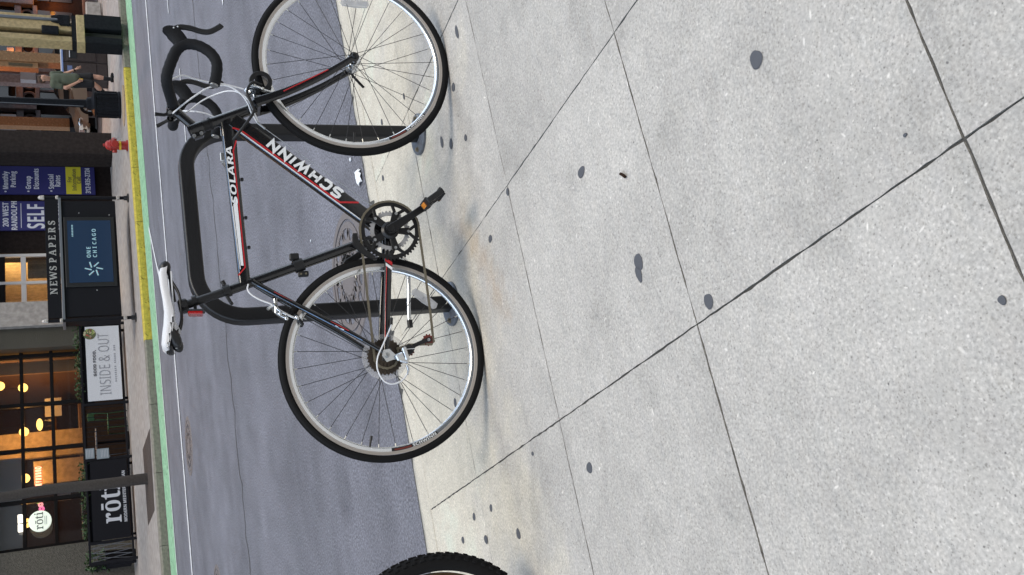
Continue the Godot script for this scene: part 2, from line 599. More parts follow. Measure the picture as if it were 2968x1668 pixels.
func make_sidewalk() -> void:
	var nz := macro_noise()
	var root := Node3D.new()
	put(root, "sidewalk")
	structure(root)
	root.transform = Transform3D(SW, Vector3.ZERO)
	var xs := []
	for k in range(-6, 10):
		xs.append(0.5344 + 0.7607 * k)
	var zs := [4.48, 3.717, 2.955, 2.192, 1.430, 0.665, -0.097, -0.8586, -1.6203, -2.3893, -3.1501, -3.7525]
	var zgap := [0.0045, 0.0045, 0.0045, 0.0045, 0.0045, 0.0045, 0.0045, 0.0052, 0.0048, 0.0032, 0.0025, 0.0042]
	var bed := MB.new()
	bed.box(Vector3((xs[0] + xs[-1]) * 0.5, -0.0735, (zs[0] - 3.93) * 0.5), Vector3(xs[-1] - xs[0] + 0.4, 0.135, zs[0] + 3.925))
	obj(bed, "joint_bed", M.groove, root)
	for i in xs.size() - 1:
		for j in zs.size() - 1:
			var x0: float = xs[i] + 0.0023
			var x1: float = xs[i + 1] - 0.0023
			var z1: float = zs[j] - zgap[j] * 0.5
			var z0: float = zs[j + 1] + zgap[j + 1] * 0.5
			var seen := x0 > -2.0 and x1 < 4.6
			var k := 30 if seen else 6
			var mb := MB.new()
			mb.tinted = true
			var lift := rng.randf_range(-0.0008, 0.0008)
			var slant := Vector2(rng.randf_range(-0.001, 0.001), rng.randf_range(-0.001, 0.001))
			var tone := rng.randf_range(0.945, 1.045)
			var ids := []
			for a in k + 1:
				var row := []
				for b in k + 1:
					var x := lerpf(x0, x1, float(a) / k)
					var z := lerpf(z0, z1, float(b) / k)
					var e := a == 0 or a == k or b == 0 or b == k
					if e and seen:
						var jit := nz.get_noise_2d(x * 40.0, z * 40.0) * 0.0040
						if a == 0: x += maxf(jit, -0.0012)
						if a == k: x -= maxf(jit, -0.0012)
						if b == 0: z += maxf(jit, -0.0012)
						if b == k: z -= maxf(jit, -0.0012)
					var y := lift + slant.x * (float(a) / k - 0.5) + slant.y * (float(b) / k - 0.5)
					var t := walk_tint(x, z, nz)
					mb.col = Color(t.r * tone, t.g * tone, t.b * tone)
					row.append(mb.vert(Vector3(x, y - (0.0015 if e else 0.0), z), Vector3.UP, Vector2(x, z) / 2.35))
				ids.append(row)
			for a in k:
				for b in k:
					mb.quad(ids[a][b], ids[a + 1][b], ids[a + 1][b + 1], ids[a][b + 1])
			# slab sides
			var rim := []
			for a in k: rim.append(mb.v[ids[a][0]])
			for b in k: rim.append(mb.v[ids[k][b]])
			for a in k: rim.append(mb.v[ids[k - a][k]])
			for b in k: rim.append(mb.v[ids[0][k - b]])
			mb.col = Color(0.56, 0.53, 0.48)
			var mid := Vector3((x0 + x1) * 0.5, 0, (z0 + z1) * 0.5)
			for q in rim.size():
				var p0: Vector3 = rim[q]
				var p1: Vector3 = rim[(q + 1) % rim.size()]
				mb.flat([p0, p1, Vector3(p1.x, -0.02, p1.z), Vector3(p0.x, -0.02, p0.z)], mid)
			obj(mb, "slab", M.concrete, root)
	# flattened gum
	for s in [[1.967, -2.509, 0.026, 0.013], [1.826, -2.637, 0.017, 0.015], [1.61, -2.623, 0.013, 0.011], [1.669, -2.762, 0.02, 0.016], [1.727, -2.845, 0.022, 0.014], [1.083, -1.929, 0.013, 0.022], [2.008, -3.622, 0.015, 0.013], [2.225, -3.499, 0.017, 0.011], [2.132, -3.155, 0.014, 0.01], [0.916, -1.199, 0.018, 0.019], [0.753, -1.776, 0.022, 0.018], [0.728, -1.788, 0.022, 0.013], [1.209, -2.595, 0.013, 0.015], [1.273, -2.391, 0.012, 0.01], [0.562, -1.556, 0.018, 0.015], [0.296, -0.9, 0.007, 0.007], [0.369, -2.268, 0.016, 0.016], [0.29, -2.859, 0.017, 0.017], [0.411, -3.058, 0.013, 0.013], [0.414, -3.244, 0.014, 0.014], [0.321, -3.166, 0.016, 0.016], [0.358, -3.412, 0.014, 0.013], [0.493, -2.618, 0.006, 0.009], [0.834, -3.22, 0.017, 0.014], [0.596, -0.949, 0.003, 0.004], [-0.42, -2.2, 0.016, 0.015], [2.9, -2.7, 0.02, 0.014], [2.4, -1.6, 0.017, 0.014]]:
		var mb := MB.new()
		var kk := 36
		var ring0 := []
		var top := []
		var cc := Vector3(s[0], 0.0022, s[1])
		for q in kk:
			var an := TAU * q / kk
			var w := 1.0 + 0.07 * sin(an * 2 + s[0] * 30) + 0.05 * sin(an * 3 + s[1] * 50) + rng.randf_range(-0.025, 0.025)
			ring0.append(Vector3(s[0] + cos(an) * s[2] * w, 0.0008, s[1] + sin(an) * s[3] * w))
			top.append(Vector3(s[0] + cos(an) * s[2] * w * 0.88, 0.0022, s[1] + sin(an) * s[3] * w * 0.88))
		mb.flat(top, cc - Vector3(0, 1, 0))
		for q in kk:
			mb.flat([ring0[q], ring0[(q + 1) % kk], top[(q + 1) % kk], top[q]], cc - Vector3(0, 0.01, 0))
		obj(mb, "gum_spot", M.gum, root)
	# kerb stones
	var kerb := Node3D.new()
	put(kerb, "kerb")
	structure(kerb)
	kerb.transform = Transform3D(SW, Vector3.ZERO)
	var x := -4.2
	while x < 8.0:
		var wdt := 3.05
		var mb := MB.new()
		mb.tinted = true
		var k := 90
		var prof := [[-3.7553, -0.02], [-3.7553, -0.001], [-3.80, 0.0], [-3.86, -0.001], [-3.908, -0.004], [-3.922, -0.014], [-3.9262, -0.032], [-3.932, -0.20]]
		var rows := []
		for a in k + 1:
			var row := []
			for b in prof.size():
				var px := x + 0.002 + (wdt - 0.004) * a / k
				var pz: float = prof[b][0]
				var py: float = prof[b][1]
				if b >= 3 and b < 7:
					var chip := maxf(nz.get_noise_2d(px * 7.0, 3.0) - 0.15, 0.0) * 0.035
					pz += chip
					py -= chip * 0.35
				var t := walk_tint(px, -3.75, nz).lerp(walk_tint(px, pz - 0.6, nz), 0.6)
				mb.col = t
				var nn := Vector3(0, 1, 0.0) if b < 4 else (Vector3(0, 0.7, -0.7) if b < 6 else Vector3(0, 0, -1))
				if b == 0: nn = Vector3(0, 0, 1)
				row.append(mb.vert(Vector3(px, py, pz), nn, Vector2(px, pz + py) / 2.35 + Vector2(0.4, 0.7)))
			rows.append(row)
		for a in k:
			for b in prof.size() - 1:
				mb.quad(rows[a][b], rows[a + 1][b], rows[a + 1][b + 1], rows[a][b + 1])
		obj(mb, "kerb_stone", M.concrete, kerb)
		x += wdt

func make_road() -> void:
	var nz := macro_noise()
	var mb := MB.new()
	mb.tinted = true
	var xs := []
	var zs := []
	var x := -14.0
	while x < 60.0:
		xs.append(x)
		x += 0.12 if x > -1.0 and x < 6.0 else (0.3 if x < 16.0 else 2.0)
	var z := -3.80
	while z > -19.3:
		zs.append(z)
		z -= 0.10 if z > -7.0 else 0.22
	var rows := []
	for a in xs.size():
		var row := []
		for b in zs.size():
			var px: float = xs[a]
			var pz: float = zs[b]
			var m := nz.get_noise_2d(px * 0.35, pz * 0.9)
			var f := nz.get_noise_2d(px * 1.6 + 3, pz * 2.2)
			var g := 1.0 + m * 0.30 + f * 0.22
			# tyre-polished tracks and old oil, which lie along the traffic
			g *= 1.0 + 0.07 * sin(pz * 2.1 + nz.get_noise_2d(px * 0.2, 1.0) * 0.8)
			for s in [[1.05, -5.6, 0.55, 0.16], [0.2, -7.4, 0.8, 0.25], [2.05, -4.83, 0.6, 0.42]]:
				var q := Vector2((px - s[0]) / s[2], (pz - s[1]) / s[3]).length() + f * 0.9
				g *= 1.0 - 0.22 * clampf(1.0 - q, 0.0, 1.0)
			mb.col = Color(0.365 * g, 0.362 * g, 0.390 * g)
			row.append(mb.vert(Vector3(px, ROAD_Y, pz), Vector3.UP, Vector2(px, pz) / 1.05))
		rows.append(row)
	for a in xs.size() - 1:
		for b in zs.size() - 1:
			mb.quad(rows[a][b], rows[a + 1][b], rows[a + 1][b + 1], rows[a][b + 1])
	var road := obj(mb, "road", M.asphalt)
	structure(road)
	# cracks along the paving lanes
	var cr := MB.new()
	var cp := []
	for i in 130:
		var px := -2.0 + i * 0.12
		cp.append(Vector3(px, ROAD_Y + 0.003, -9.42 + nz.get_noise_2d(px * 2.2, 8.0) * 0.12))
	for i in cp.size() - 1:
		var w := 0.008 + 0.008 * absf(nz.get_noise_2d(i * 0.3, 2.0))
		cr.flat([cp[i] + Vector3(0, 0, w), cp[i + 1] + Vector3(0, 0, w), cp[i + 1] - Vector3(0, 0, w), cp[i] - Vector3(0, 0, w)], cp[i] - Vector3(0, 1, 0))
	obj(cr, "crack", M.groove, road)
	# painted lines
	stripe(road, "lane_line", [Vector3(-14, 0, -14.50), Vector3(15.5, 0, -14.62)], 0.14, M.paint_white)
	stripe(road, "lane_dash", [Vector3(6.55, 0, -11.04), Vector3(7.78, 0, -11.02)], 0.06, M.paint_white)
	stripe(road, "lane_dash", [Vector3(9.15, 0, -11.62), Vector3(11.5, 0, -11.62)], 0.06, M.paint_white)
	stripe(road, "lane_dash", [Vector3(6.10, 0, -7.56), Vector3(7.4, 0, -7.56)], 0.05, M.paint_white)
	stripe(road, "taper_line", [Vector3(8.6, 0, -17.42), Vector3(7.21, 0, -16.27), Vector3(5.76, 0, -14.66)], 0.11, M.paint_white)
	var gl := MB.new()
	for i in 60:
		var xa := -10.0 + i * 0.5
		var xb := xa + 0.5
		gl.flat([Vector3(xa, ROAD_Y + 0.004, green_z(xa)), Vector3(xb, ROAD_Y + 0.004, green_z(xb)), Vector3(xb, ROAD_Y + 0.004, kerb_z(xb) + 0.03), Vector3(xa, ROAD_Y + 0.004, kerb_z(xa) + 0.03)], Vector3(xa, -5, -18))
	obj(gl, "bicycle_lane_paint", M.green, road)
	stripe(road, "lane_edge_line", [Vector3(-10, 0, green_z(-10.0) + 0.05), Vector3(8.3, 0, green_z(8.3) + 0.05)], 0.07, M.paint_white)
	manhole(road, Vector3(2.05, ROAD_Y, -4.83), 0.32)
	manhole(road, Vector3(3.33, ROAD_Y, -13.67), 0.36)
	manhole(road, Vector3(1.05, ROAD_Y, -11.9), 0.34)

func green_z(x: float) -> float:
	return -16.95 - (x - 2.0) * 0.052

func kerb_z(x: float) -> float:
	return -18.15 - (x - 2.0) * 0.075

func stripe(parent: Node, called: String, pts: Array, w: float, mt: Material) -> void:
	var mb := MB.new()
	for i in pts.size() - 1:
		var a: Vector3 = pts[i]
		var b: Vector3 = pts[i + 1]
		var n := maxi(int((b - a).length() / 0.25), 1)
		var sd := (b - a).normalized().cross(Vector3.UP) * w * 0.5
		var up := Vector3(0, ROAD_Y + 0.008, 0)
		for k in n:
			var p := a.lerp(b, float(k) / n)
			var q := a.lerp(b, float(k + 1) / n)
			var j0 := 1.0 + 0.10 * sin(p.x * 37.0 + p.z * 11.0)
			var j1 := 1.0 + 0.10 * sin(q.x * 37.0 + q.z * 11.0)
			mb.flat([p + sd * j0 + up, q + sd * j1 + up, q - sd * j1 + up, p - sd * j0 + up], p + up - Vector3(0, 1, 0))
	obj(mb, called, mt, parent)

func manhole(parent: Node, at: Vector3, rad: float) -> void:
	var o := part("manhole_cover", parent, at)
	var fr := MB.new()
	fr.lathe([Vector2(rad * 1.16, 0.0), Vector2(rad * 1.15, 0.006), Vector2(rad * 1.02, 0.007), Vector2(rad * 1.02, -0.02)], Transform3D.IDENTITY, 48)
	obj(fr, "rim_frame", M.iron, o)
	var pan := MB.new()
	pan.lathe([Vector2(rad, -0.004), Vector2(0.001, -0.004)], Transform3D.IDENTITY, 48)
	var dark: Material = M.groove
	obj(pan, "pan", dark, o)
	# raised lattice: rings and lozenge webs leave dark pockets between them
	var g := MB.new()
	for rr in [[0.97, 0.86], [0.66, 0.58], [0.34, 0.0]]:
		g.lathe([Vector2(rad * rr[0], -0.004), Vector2(rad * rr[0], 0.006), Vector2(maxf(rad * rr[1], 0.0005), 0.006), Vector2(maxf(rad * rr[1], 0.0005), -0.004)], Transform3D.IDENTITY, 48)
	for k in 14:
		var a := TAU * k / 14
		for s in [-1.0, 1.0]:
			var p := Vector3(cos(a), 0, sin(a)) * rad * 0.32
			var q := Vector3(cos(a + s * 0.32), 0, sin(a + s * 0.32)) * rad * 0.60
			var q2 := Vector3(cos(a + s * 0.50), 0, sin(a + s * 0.50)) * rad * 0.88
			for pr in [[p, q], [q, q2]]:
				var d: Vector3 = pr[1] - pr[0]
				var bas := Basis(d.normalized(), Vector3.UP, d.normalized().cross(Vector3.UP))
				g.box((pr[0] + pr[1]) * 0.5 + Vector3(0, 0.0005, 0), Vector3(d.length() * 1.05, 0.0098, rad * 0.085), 0.0, bas)
	obj(g, "lattice", M.iron, o)

# ------------------------------------------------------------------ rack
func make_rack() -> void:
	var o := thing("bicycle_rack", "black inverted U bicycle rack bolted to the sidewalk behind the road bicycle", "bicycle rack", Transform3D(SW, near(1.167, 0, -3.06)))
	var W := 0.725
	var H := 0.888
	var R := 0.155
	var pts := [Vector3(0, 0.008, 0), Vector3(0, 0.25, 0), Vector3(0, 0.5, 0)]
	for k in 13:
		var a := PI - PI * 0.5 * k / 12
		pts.append(Vector3(R + cos(a) * R, H - R + sin(a) * R, 0))
	for k in 13:
		var a := PI * 0.5 - PI * 0.5 * k / 12
		pts.append(Vector3(W - R + cos(a) * R, H - R + sin(a) * R, 0))
	pts.append_array([Vector3(W, 0.5, 0), Vector3(W, 0.25, 0), Vector3(W, 0.008, 0)])
	var mb := MB.new()
	mb.sweep(pts, rrect(0.052, 0.052, 0.009, 3), 1.0, Vector3(0, 0, 1))
	obj(mb, "tube", M.rack, o)
	for xx in [0.0, W]:
		var pl := part("base_plate", o, Vector3(xx, 0, 0))
		var p := MB.new()
		p.lathe([Vector2(0.082, 0.0), Vector2(0.082, 0.009), Vector2(0.079, 0.012), Vector2(0.0005, 0.012)], Transform3D.IDENTITY, 40)
		obj(p, "plate", M.plate, pl)
		for s in [[0.058, 0.02], [-0.058, -0.02]]:
			var b := MB.new()
			var t := Transform3D(Basis.IDENTITY, Vector3(s[0], 0.012, s[1]))
			b.lathe([Vector2(0.011, 0.0), Vector2(0.011, 0.002), Vector2(0.0085, 0.0025)], t, 16)
			b.lathe([Vector2(0.0085, 0.002), Vector2(0.0085, 0.009), Vector2(0.0005, 0.010)], t, 6)
			obj(b, "bolt", M.brass_chain, pl)

# ------------------------------------------------------------------ bicycles (x forward, y up, z towards the chain side)
func V(x: float, y: float, z := 0.0) -> Vector3:
	return Vector3(x, y, z)

func spoke_mesh(length: float, mt: Material) -> ArrayMesh:
	var mb := MB.new()
	mb.tube([Vector3.ZERO, V(0, length * 0.5, 0), V(0, length, 0)], 0.00105, 6)
	return mb.mesh(mt)

func make_wheel(owner_: Node, called: String, at: Vector3, turn: float, tyre_r: float, tyre_w: float, rim_mt: Material, side_mt: Material, knobs: bool, rear: bool, phase: float, q := 1.0) -> Node3D:  # q: rim size against a 700 mm wheel
	var w := part(called, owner_, at)
	w.rotation.y = turn
	var X := Transform3D(Basis(Vector3(1, 0, 0), Vector3(0, 0, 1), Vector3(0, -1, 0)), Vector3.ZERO)  # lathe axis along z
	# tyre
	var ty := MB.new()
	var rs := 0.3165 * q
	var cr := (tyre_r + rs - 0.004) * 0.5
	var hr := tyre_r - cr
	var prof := []
	for k in 21:
		var a := deg_to_rad(-128.0) + deg_to_rad(256.0) * k / 20
		prof.append(Vector2(cr + cos(a) * hr, sin(a) * tyre_w * 0.5))
	prof.reverse()
	ty.lathe(prof, X, 112, true)
	if knobs:
		for k in 74:
			for row in [-1.0, -0.5, 0.0, 0.5, 1.0]:
				var a := TAU * (k + (0.5 if absf(row) == 0.5 else 0.0)) / 74
				var lat: float = row * 0.95
				var rad := cr + cos(lat) * hr
				var up := V(cos(a), sin(a), 0)
				var fwd := V(-sin(a), cos(a), 0)
				var nn := (up * cos(lat) + Vector3(0, 0, 1) * sin(lat)).normalized()
				var sd := nn.cross(fwd).normalized()
				ty.box(up * rad + Vector3(0, 0, sin(lat) * tyre_w * 0.5) + nn * 0.001, V(0.013, 0.0075, 0.0085 if absf(row) < 0.9 else 0.0065), 0.001, Basis(fwd, nn, sd))
	else:
		# three shallow tread ribs
		for lat in [-0.006, 0.0, 0.006]:
			var ln := []
			for k in 112:
				var a := TAU * k / 112
				ln.append(V(cos(a), sin(a), 0) * (tyre_r - 0.0006 - absf(lat) * 0.14) + Vector3(0, 0, lat))
			ty.tube(ln, 0.0016, 5, false, true)
	obj(ty, "tyre", M.tyre, w)
	# rim: hollow V section, brake tracks on its side walls
	var rb := MB.new()
	for sgn in [-1.0, 1.0]:
		rb.lathe([Vector2(0.3062 * q, 0.0098 * sgn), Vector2(0.2990 * q, 0.0080 * sgn), Vector2(0.2935 * q, 0.0048 * sgn), Vector2(0.2915 * q, 0.0)], X, 112, true)
	rb.lathe([Vector2(0.312 * q, -0.0085), Vector2(0.311 * q, 0.0), Vector2(0.312 * q, 0.0085)], X, 112, true)
	obj(rb, "rim", rim_mt, w)
	var rw := MB.new()
	for sgn in [-1.0, 1.0]:
		rw.lathe([Vector2(0.3062 * q, 0.0098 * sgn), Vector2(0.3068 * q, 0.0104 * sgn), Vector2(0.3108 * q, 0.0104 * sgn), Vector2(0.3112 * q, 0.0098 * sgn), Vector2(0.3120 * q, 0.0098 * sgn), Vector2(0.3124 * q, 0.0104 * sgn), Vector2(0.3168 * q, 0.0106 * sgn), Vector2(0.3168 * q, 0.0075 * sgn), Vector2(0.312 * q, 0.0075 * sgn)], X, 112)
	obj(rw, "brake_track", side_mt, w)
	# hub
	var hb := MB.new()
	var hw := 0.033 if not rear else 0.030
	hb.lathe([Vector2(0.0005, -hw - 0.006), Vector2(0.012, -hw - 0.006), Vector2(0.013, -hw - 0.003), Vector2(0.021, -hw - 0.002), Vector2(0.022, -hw), Vector2(0.021, -hw + 0.003), Vector2(0.013, -hw + 0.007), Vector2(0.0105, 0.0), Vector2(0.013, hw - 0.007), Vector2(0.021, hw - 0.003), Vector2(0.022, hw), Vector2(0.021, hw + 0.002), Vector2(0.013, hw + 0.003), Vector2(0.012, hw + 0.006), Vector2(0.0005, hw + 0.006)], X, 28)
	hb.lathe([Vector2(0.0048, -0.062), Vector2(0.0048, 0.066)], X, 12)
	obj(hb, "hub", M.chrome if not rear else M.steel, w)
	# crossed spokes, each with its nipple
	var spokes := 32
	for k in spokes:
		var s := 1.0 if k % 2 == 0 else -1.0
		var lead := 1.0 if (k / 2) % 2 == 0 else -1.0
		var ar := phase + TAU * (k + 0.5) / spokes
		var ah := ar + lead * deg_to_rad(62.0)
		var p := V(cos(ah) * 0.0195, sin(ah) * 0.0195, s * hw)
		var e := V(cos(ar) * 0.2925 * q, sin(ar) * 0.2925 * q, s * 0.002)
		var mb := MB.new()
		mb.tube([p, (p + e) * 0.5, e], 0.00105, 6)
		var sp := obj(mb, "spoke", M.spoke, w)
		sp.name = "spoke" if k == 0 else "spoke_%03d" % k
		var np := MB.new()
		np.tube([e - (e - p).normalized() * 0.011, e], 0.0019, 6)
		obj(np, "nipple", M.nipple, w)
	# valve
	var va := MB.new()
	var avl := phase + TAU * 14.0 / spokes
	var vd := V(cos(avl), sin(avl), 0)
	va.tube([vd * 0.293 * q, vd * (0.293 * q - 0.018), vd * (0.293 * q - 0.022), vd * (0.293 * q - 0.036)], [0.0032, 0.0032, 0.0042, 0.0040], 8)
	obj(va, "valve", M.black, w)
	return w

func spoke_reflector(w: Node3D, r0: float, a0: float, turn: float) -> void:
	var o := part("spoke_reflector", w, V(cos(a0), sin(a0)) * r0 + V(0, 0, 0.006))
	o.rotation.z = turn
	var mb := MB.new()
	mb.prism(PackedVector2Array([Vector2(-0.050, -0.004), Vector2(-0.043, -0.014), Vector2(0.0, -0.017), Vector2(0.043, -0.014), Vector2(0.050, -0.004), Vector2(0.046, 0.010), Vector2(0.0, 0.014), Vector2(-0.046, 0.010)]), -0.004, 0.004)
	obj(mb, "lens", M.reflector, o)
	for s in [-1.0, 1.0]:
		var b := MB.new()
		b.box(V(0.024 * s, -0.002, 0.0048), V(0.034, 0.015, 0.002), 0.0006)
		obj(b, "prism_panel", M.reflector, o)

func make_bicycle() -> void:
	var D := Vector3(0.98082904, 0, 0.19487022)
	var U := Vector3(0.01811827, 0.99566834, -0.09119363)
	var N := Vector3(-0.19402611, 0.09297607, 0.97658042)
	var o := thing("road_bicycle", "black road bicycle with red and white stripes locked to the rack", "bicycle", Transform3D(SW * Basis(D, U, N), near(0.91630425, 0.0, -2.84986806)))
	var BB := V(0.42, 0.283)
	var FA := V(1.0368, 0.3405)
	# ---------------- frame
	var fr := MB.new()
	var z := Vector3(0, 0, 1)
	var tt0 := V(0.277, 0.762)
	var tt1 := V(0.846, 0.776)
	fr.sweep([tt0, tt0.lerp(tt1, 0.3), tt0.lerp(tt1, 0.65), tt1], rrect(0.030, 0.040, 0.011, 3), [Vector2(0.95, 0.92), Vector2(1, 0.95), Vector2(1.0, 1.05), Vector2(1.05, 1.2)], V(0, 1))
	var dt1 := V(0.868, 0.772)
	var dtd := (V(0.795, 0.713) - V(0.49, 0.355)).normalized()
	var dt0 := BB
	var dt2 := V(0.832, 0.7565)
	fr.sweep([dt0, dt0.lerp(dt2, 0.35), dt0.lerp(dt2, 0.7), dt2], rrect(0.036, 0.053, 0.0075, 3), [0.98, 1.0, 1.0, 0.98], V(-0.76, 0.65))
	var sd := (V(0.218, 0.963) - BB).normalized()
	var st_top := BB + sd * 0.565
	fr.tube([BB, st_top], 0.0160, 16)
	fr.lathe([Vector2(0.0185, -0.036), Vector2(0.0205, -0.034), Vector2(0.0205, 0.034), Vector2(0.0185, 0.036)], Transform3D(Basis(V(1, 0), Vector3(0, 0, 1), V(0, -1)), BB), 24)
	var ht := V(0.339, -0.941).normalized()
	var h0 := V(0.826, 0.826)
	var h1 := h0 - ht * -0.135
	fr.tube([h0, h0 + ht * 0.012, h1 - ht * 0.012, h1], [0.0205, 0.0185, 0.0185, 0.0215], 18)
	for s in [-1.0, 1.0]:
		fr.tube(crv([V(0.284, 0.738, 0.012 * s), V(0.225, 0.655, 0.022 * s), V(0.10, 0.468, 0.045 * s), V(0.012, 0.350, 0.063 * s)], 5), [0.0095, 0.0095, 0.0095, 0.0095, 0.0095, 0.0092, 0.009, 0.009, 0.0088, 0.0086, 0.0084, 0.008, 0.008, 0.0078, 0.0075, 0.0075], 10)
		fr.sweep(crv([V(0.405, 0.287, 0.026 * s), V(0.32, 0.298, 0.035 * s), V(0.15, 0.322, 0.053 * s), V(0.015, 0.341, 0.062 * s)], 5), rrect(0.016, 0.026, 0.007, 2), [1.0, 1.0, 1.0, 1.0, 1.0, 1.0, 0.95, 0.95, 0.9, 0.9, 0.85, 0.8, 0.75, 0.75, 0.7, 0.7], V(0, 1))
		fr.box(V(0.004, 0.341, 0.0635 * s), V(0.040, 0.034, 0.005), 0.001)
	fr.tube([V(0.235, 0.672, -0.022), V(0.235, 0.672, 0.022)], 0.007, 8)
	var frame := obj(fr, "frame", M.frame, o)
	# paint lines and lettering, flat film proud of the tube sides
	var zf := 0.0185
	ribbon(frame, BB, (dt2 - BB).normalized(), [[0.612, 0.0250], [0.588, 0.0152], [0.190, 0.0152], [0.140, -0.0235]], 0.0058, zf, M.red, "red_stripe")
	ribbon(frame, BB, (dt2 - BB).normalized(), [[0.10, 0.0212], [0.585, 0.0212]], 0.0032, zf, M.decal_white, "white_stripe")
	ribbon(frame, BB, (dt2 - BB).normalized(), [[0.10, 0.0242], [0.60, 0.0242]], 0.0016, zf - 0.0008, M.decal_blue, "blue_stripe")
	var dx := (dt2 - BB).normalized()
	var dy := Vector3(0, 0, 1).cross(dx)
	# block letters of the maker's name, each cut from film
	var hL := 0.0300
	var wL := 0.0305
	var y0 := -0.0222
	var at := 0.200
	for ch in ["S", "C", "H", "W", "I", "N", "N"]:
		var lw := {"S": 1.0, "C": 1.0, "H": 1.0, "W": 1.5, "I": 0.16, "N": 1.05}[ch] * wL as float
		var lines := []
		match ch:
			"S": lines = [[[0.95, 0.86], [0.78, 0.98], [0.22, 0.98], [0.04, 0.86], [0.04, 0.64], [0.22, 0.54], [0.78, 0.46], [0.96, 0.36], [0.96, 0.14], [0.78, 0.02], [0.22, 0.02], [0.05, 0.14]]]
			"C": lines = [[[0.97, 0.82], [0.78, 0.98], [0.24, 0.98], [0.04, 0.76], [0.04, 0.24], [0.24, 0.02], [0.78, 0.02], [0.97, 0.18]]]
			"H": lines = [[[0.06, 0.0], [0.06, 1.0]], [[0.94, 0.0], [0.94, 1.0]], [[0.06, 0.5], [0.94, 0.5]]]
			"W": lines = [[[0.03, 1.0], [0.26, 0.04], [0.5, 0.92], [0.74, 0.04], [0.97, 1.0]]]
			"I": lines = [[[0.5, 0.0], [0.5, 1.0]]]
			"N": lines = [[[0.06, 0.0], [0.06, 0.97], [0.94, 0.03], [0.94, 1.0]]]
		var lt := part("letter", frame)
		for ln in lines:
			var q := []
			for p in ln:
				q.append([at + p[0] * lw + p[1] * 0.004, y0 + p[1] * hL])
			ribbon(lt, BB, dx, q, 0.0094, zf + 0.0006, M.decal_white, "film")
		at += lw + 0.0135
	var tx := (tt1 - tt0).normalized()
	var ty := Vector3(0, 0, 1).cross(tx)
	var zt := 0.0168
	ribbon(frame, tt0, tx, [[0.030, 0.0175], [0.054, -0.0055], [0.447, -0.0085], [0.482, -0.0215]], 0.0042, zt, M.red, "red_stripe")
	film(frame, tt0, tx, ty, [[0.060, -0.0015], [0.290, -0.0035], [0.264, 0.0100], [0.062, 0.0070]], zt, M.decal_white, "white_stripe")
	film(frame, tt0, tx, ty, [[0.050, 0.0085], [0.260, 0.0118], [0.258, 0.0138], [0.049, 0.0108]], zt, M.decal_white, "white_stripe")
	film(frame, tt0, tx, ty, [[0.040, 0.0128], [0.500, 0.0172], [0.500, 0.0192], [0.038, 0.0150]], zt, M.decal_blue, "blue_stripe")
	lettering("SOLARA", 0.0185, 0.001, M.decal_white, frame, Transform3D(Basis(tx, ty + tx * 0.25, z), tt0 + tx * 0.366 + ty * 0.0040 + z * (zt + 0.0005)), "Droid Sans", 900, 2.05)
	# stays: red and pale pinstripes on the chain side
	var s0 := V(0.272, 0.724, 0.0215)
	var s1 := V(0.060, 0.412, 0.0610)
	for q in [[0.0035, M.red, "red_stripe", 0.15, 0.86], [-0.0042, M.decal_blue, "blue_stripe", 0.0, 1.0], [-0.0018, M.decal_white, "white_stripe", 0.74, 0.82]]:
		var pin := MB.new()
		var off := V(0.83, -0.56) * float(q[0])
		pin.tube(crv([s0.lerp(s1, q[3]) + off, s0.lerp(s1, (q[3] + q[4]) * 0.5) + off + V(0, 0, -0.0028), s0.lerp(s1, q[4]) + off], 6), 0.0013, 6)
		obj(pin, q[2], q[1], frame)
	for q in [[0.0, 0.006, M.red, "red_stripe", 0.30, 0.06], [0.0, -0.004, M.decal_blue, "blue_stripe", 0.26, 0.06]]:
		var pin := MB.new()
		pin.tube([V(q[4], 0.3005 + q[1], 0.0462), V((q[4] + q[5]) * 0.5, 0.3185 + q[1], 0.0558), V(q[5], 0.3345 + q[1], 0.0650)], 0.0013, 6)
		obj(pin, q[3], q[2], frame)
	film(frame, V(0.30, 0.300), V(0.99, -0.07).normalized(), V(0.07, 0.99).normalized(), [[0.0, -0.012], [0.012, -0.012], [0.028, 0.011], [0.016, 0.011]], 0.0462, M.red, "red_stripe")
	film(frame, V(0.284, 0.301), V(0.99, -0.07).normalized(), V(0.07, 0.99).normalized(), [[0.0, -0.011], [0.010, -0.011], [0.026, 0.010], [0.016, 0.010]], 0.0482, M.decal_white, "white_stripe")
	# bosses, seat clamp, lock bracket
	for q in [V(0.50, 0.742), V(0.63, 0.744), V(0.40, 0.740)]:
		var b := MB.new()
		b.box(q, V(0.010, 0.010, 0.014), 0.002)
		obj(b, "cable_stop", M.black, frame)
	var sc := MB.new()
	sc.tube([st_top - sd * 0.018, st_top + sd * 0.004], 0.0195, 16)
	sc.tube([st_top + V(0.022, 0.0, 0.0), st_top + V(0.036, 0.006, 0.0)], 0.007, 8)
	sc.tube(crv([st_top + V(-0.016, -0.004, 0.014), st_top + V(-0.036, -0.014, 0.012), st_top + V(-0.040, -0.018, 0.0)], 4), 0.0055, 8)
	obj(sc, "seat_clamp", M.black, o)
	var br := MB.new()
	var bp := BB + sd * 0.318
	br.tube([bp - sd * 0.016, bp + sd * 0.016], 0.0215, 14)
	br.box(bp + V(0.030, 0.012, 0.0), V(0.022, 0.030, 0.022), 0.003)
	br.box(bp + V(-0.030, -0.012, 0.004), V(0.018, 0.034, 0.018), 0.003)
	var brk := obj(br, "lock_bracket", M.black, o)
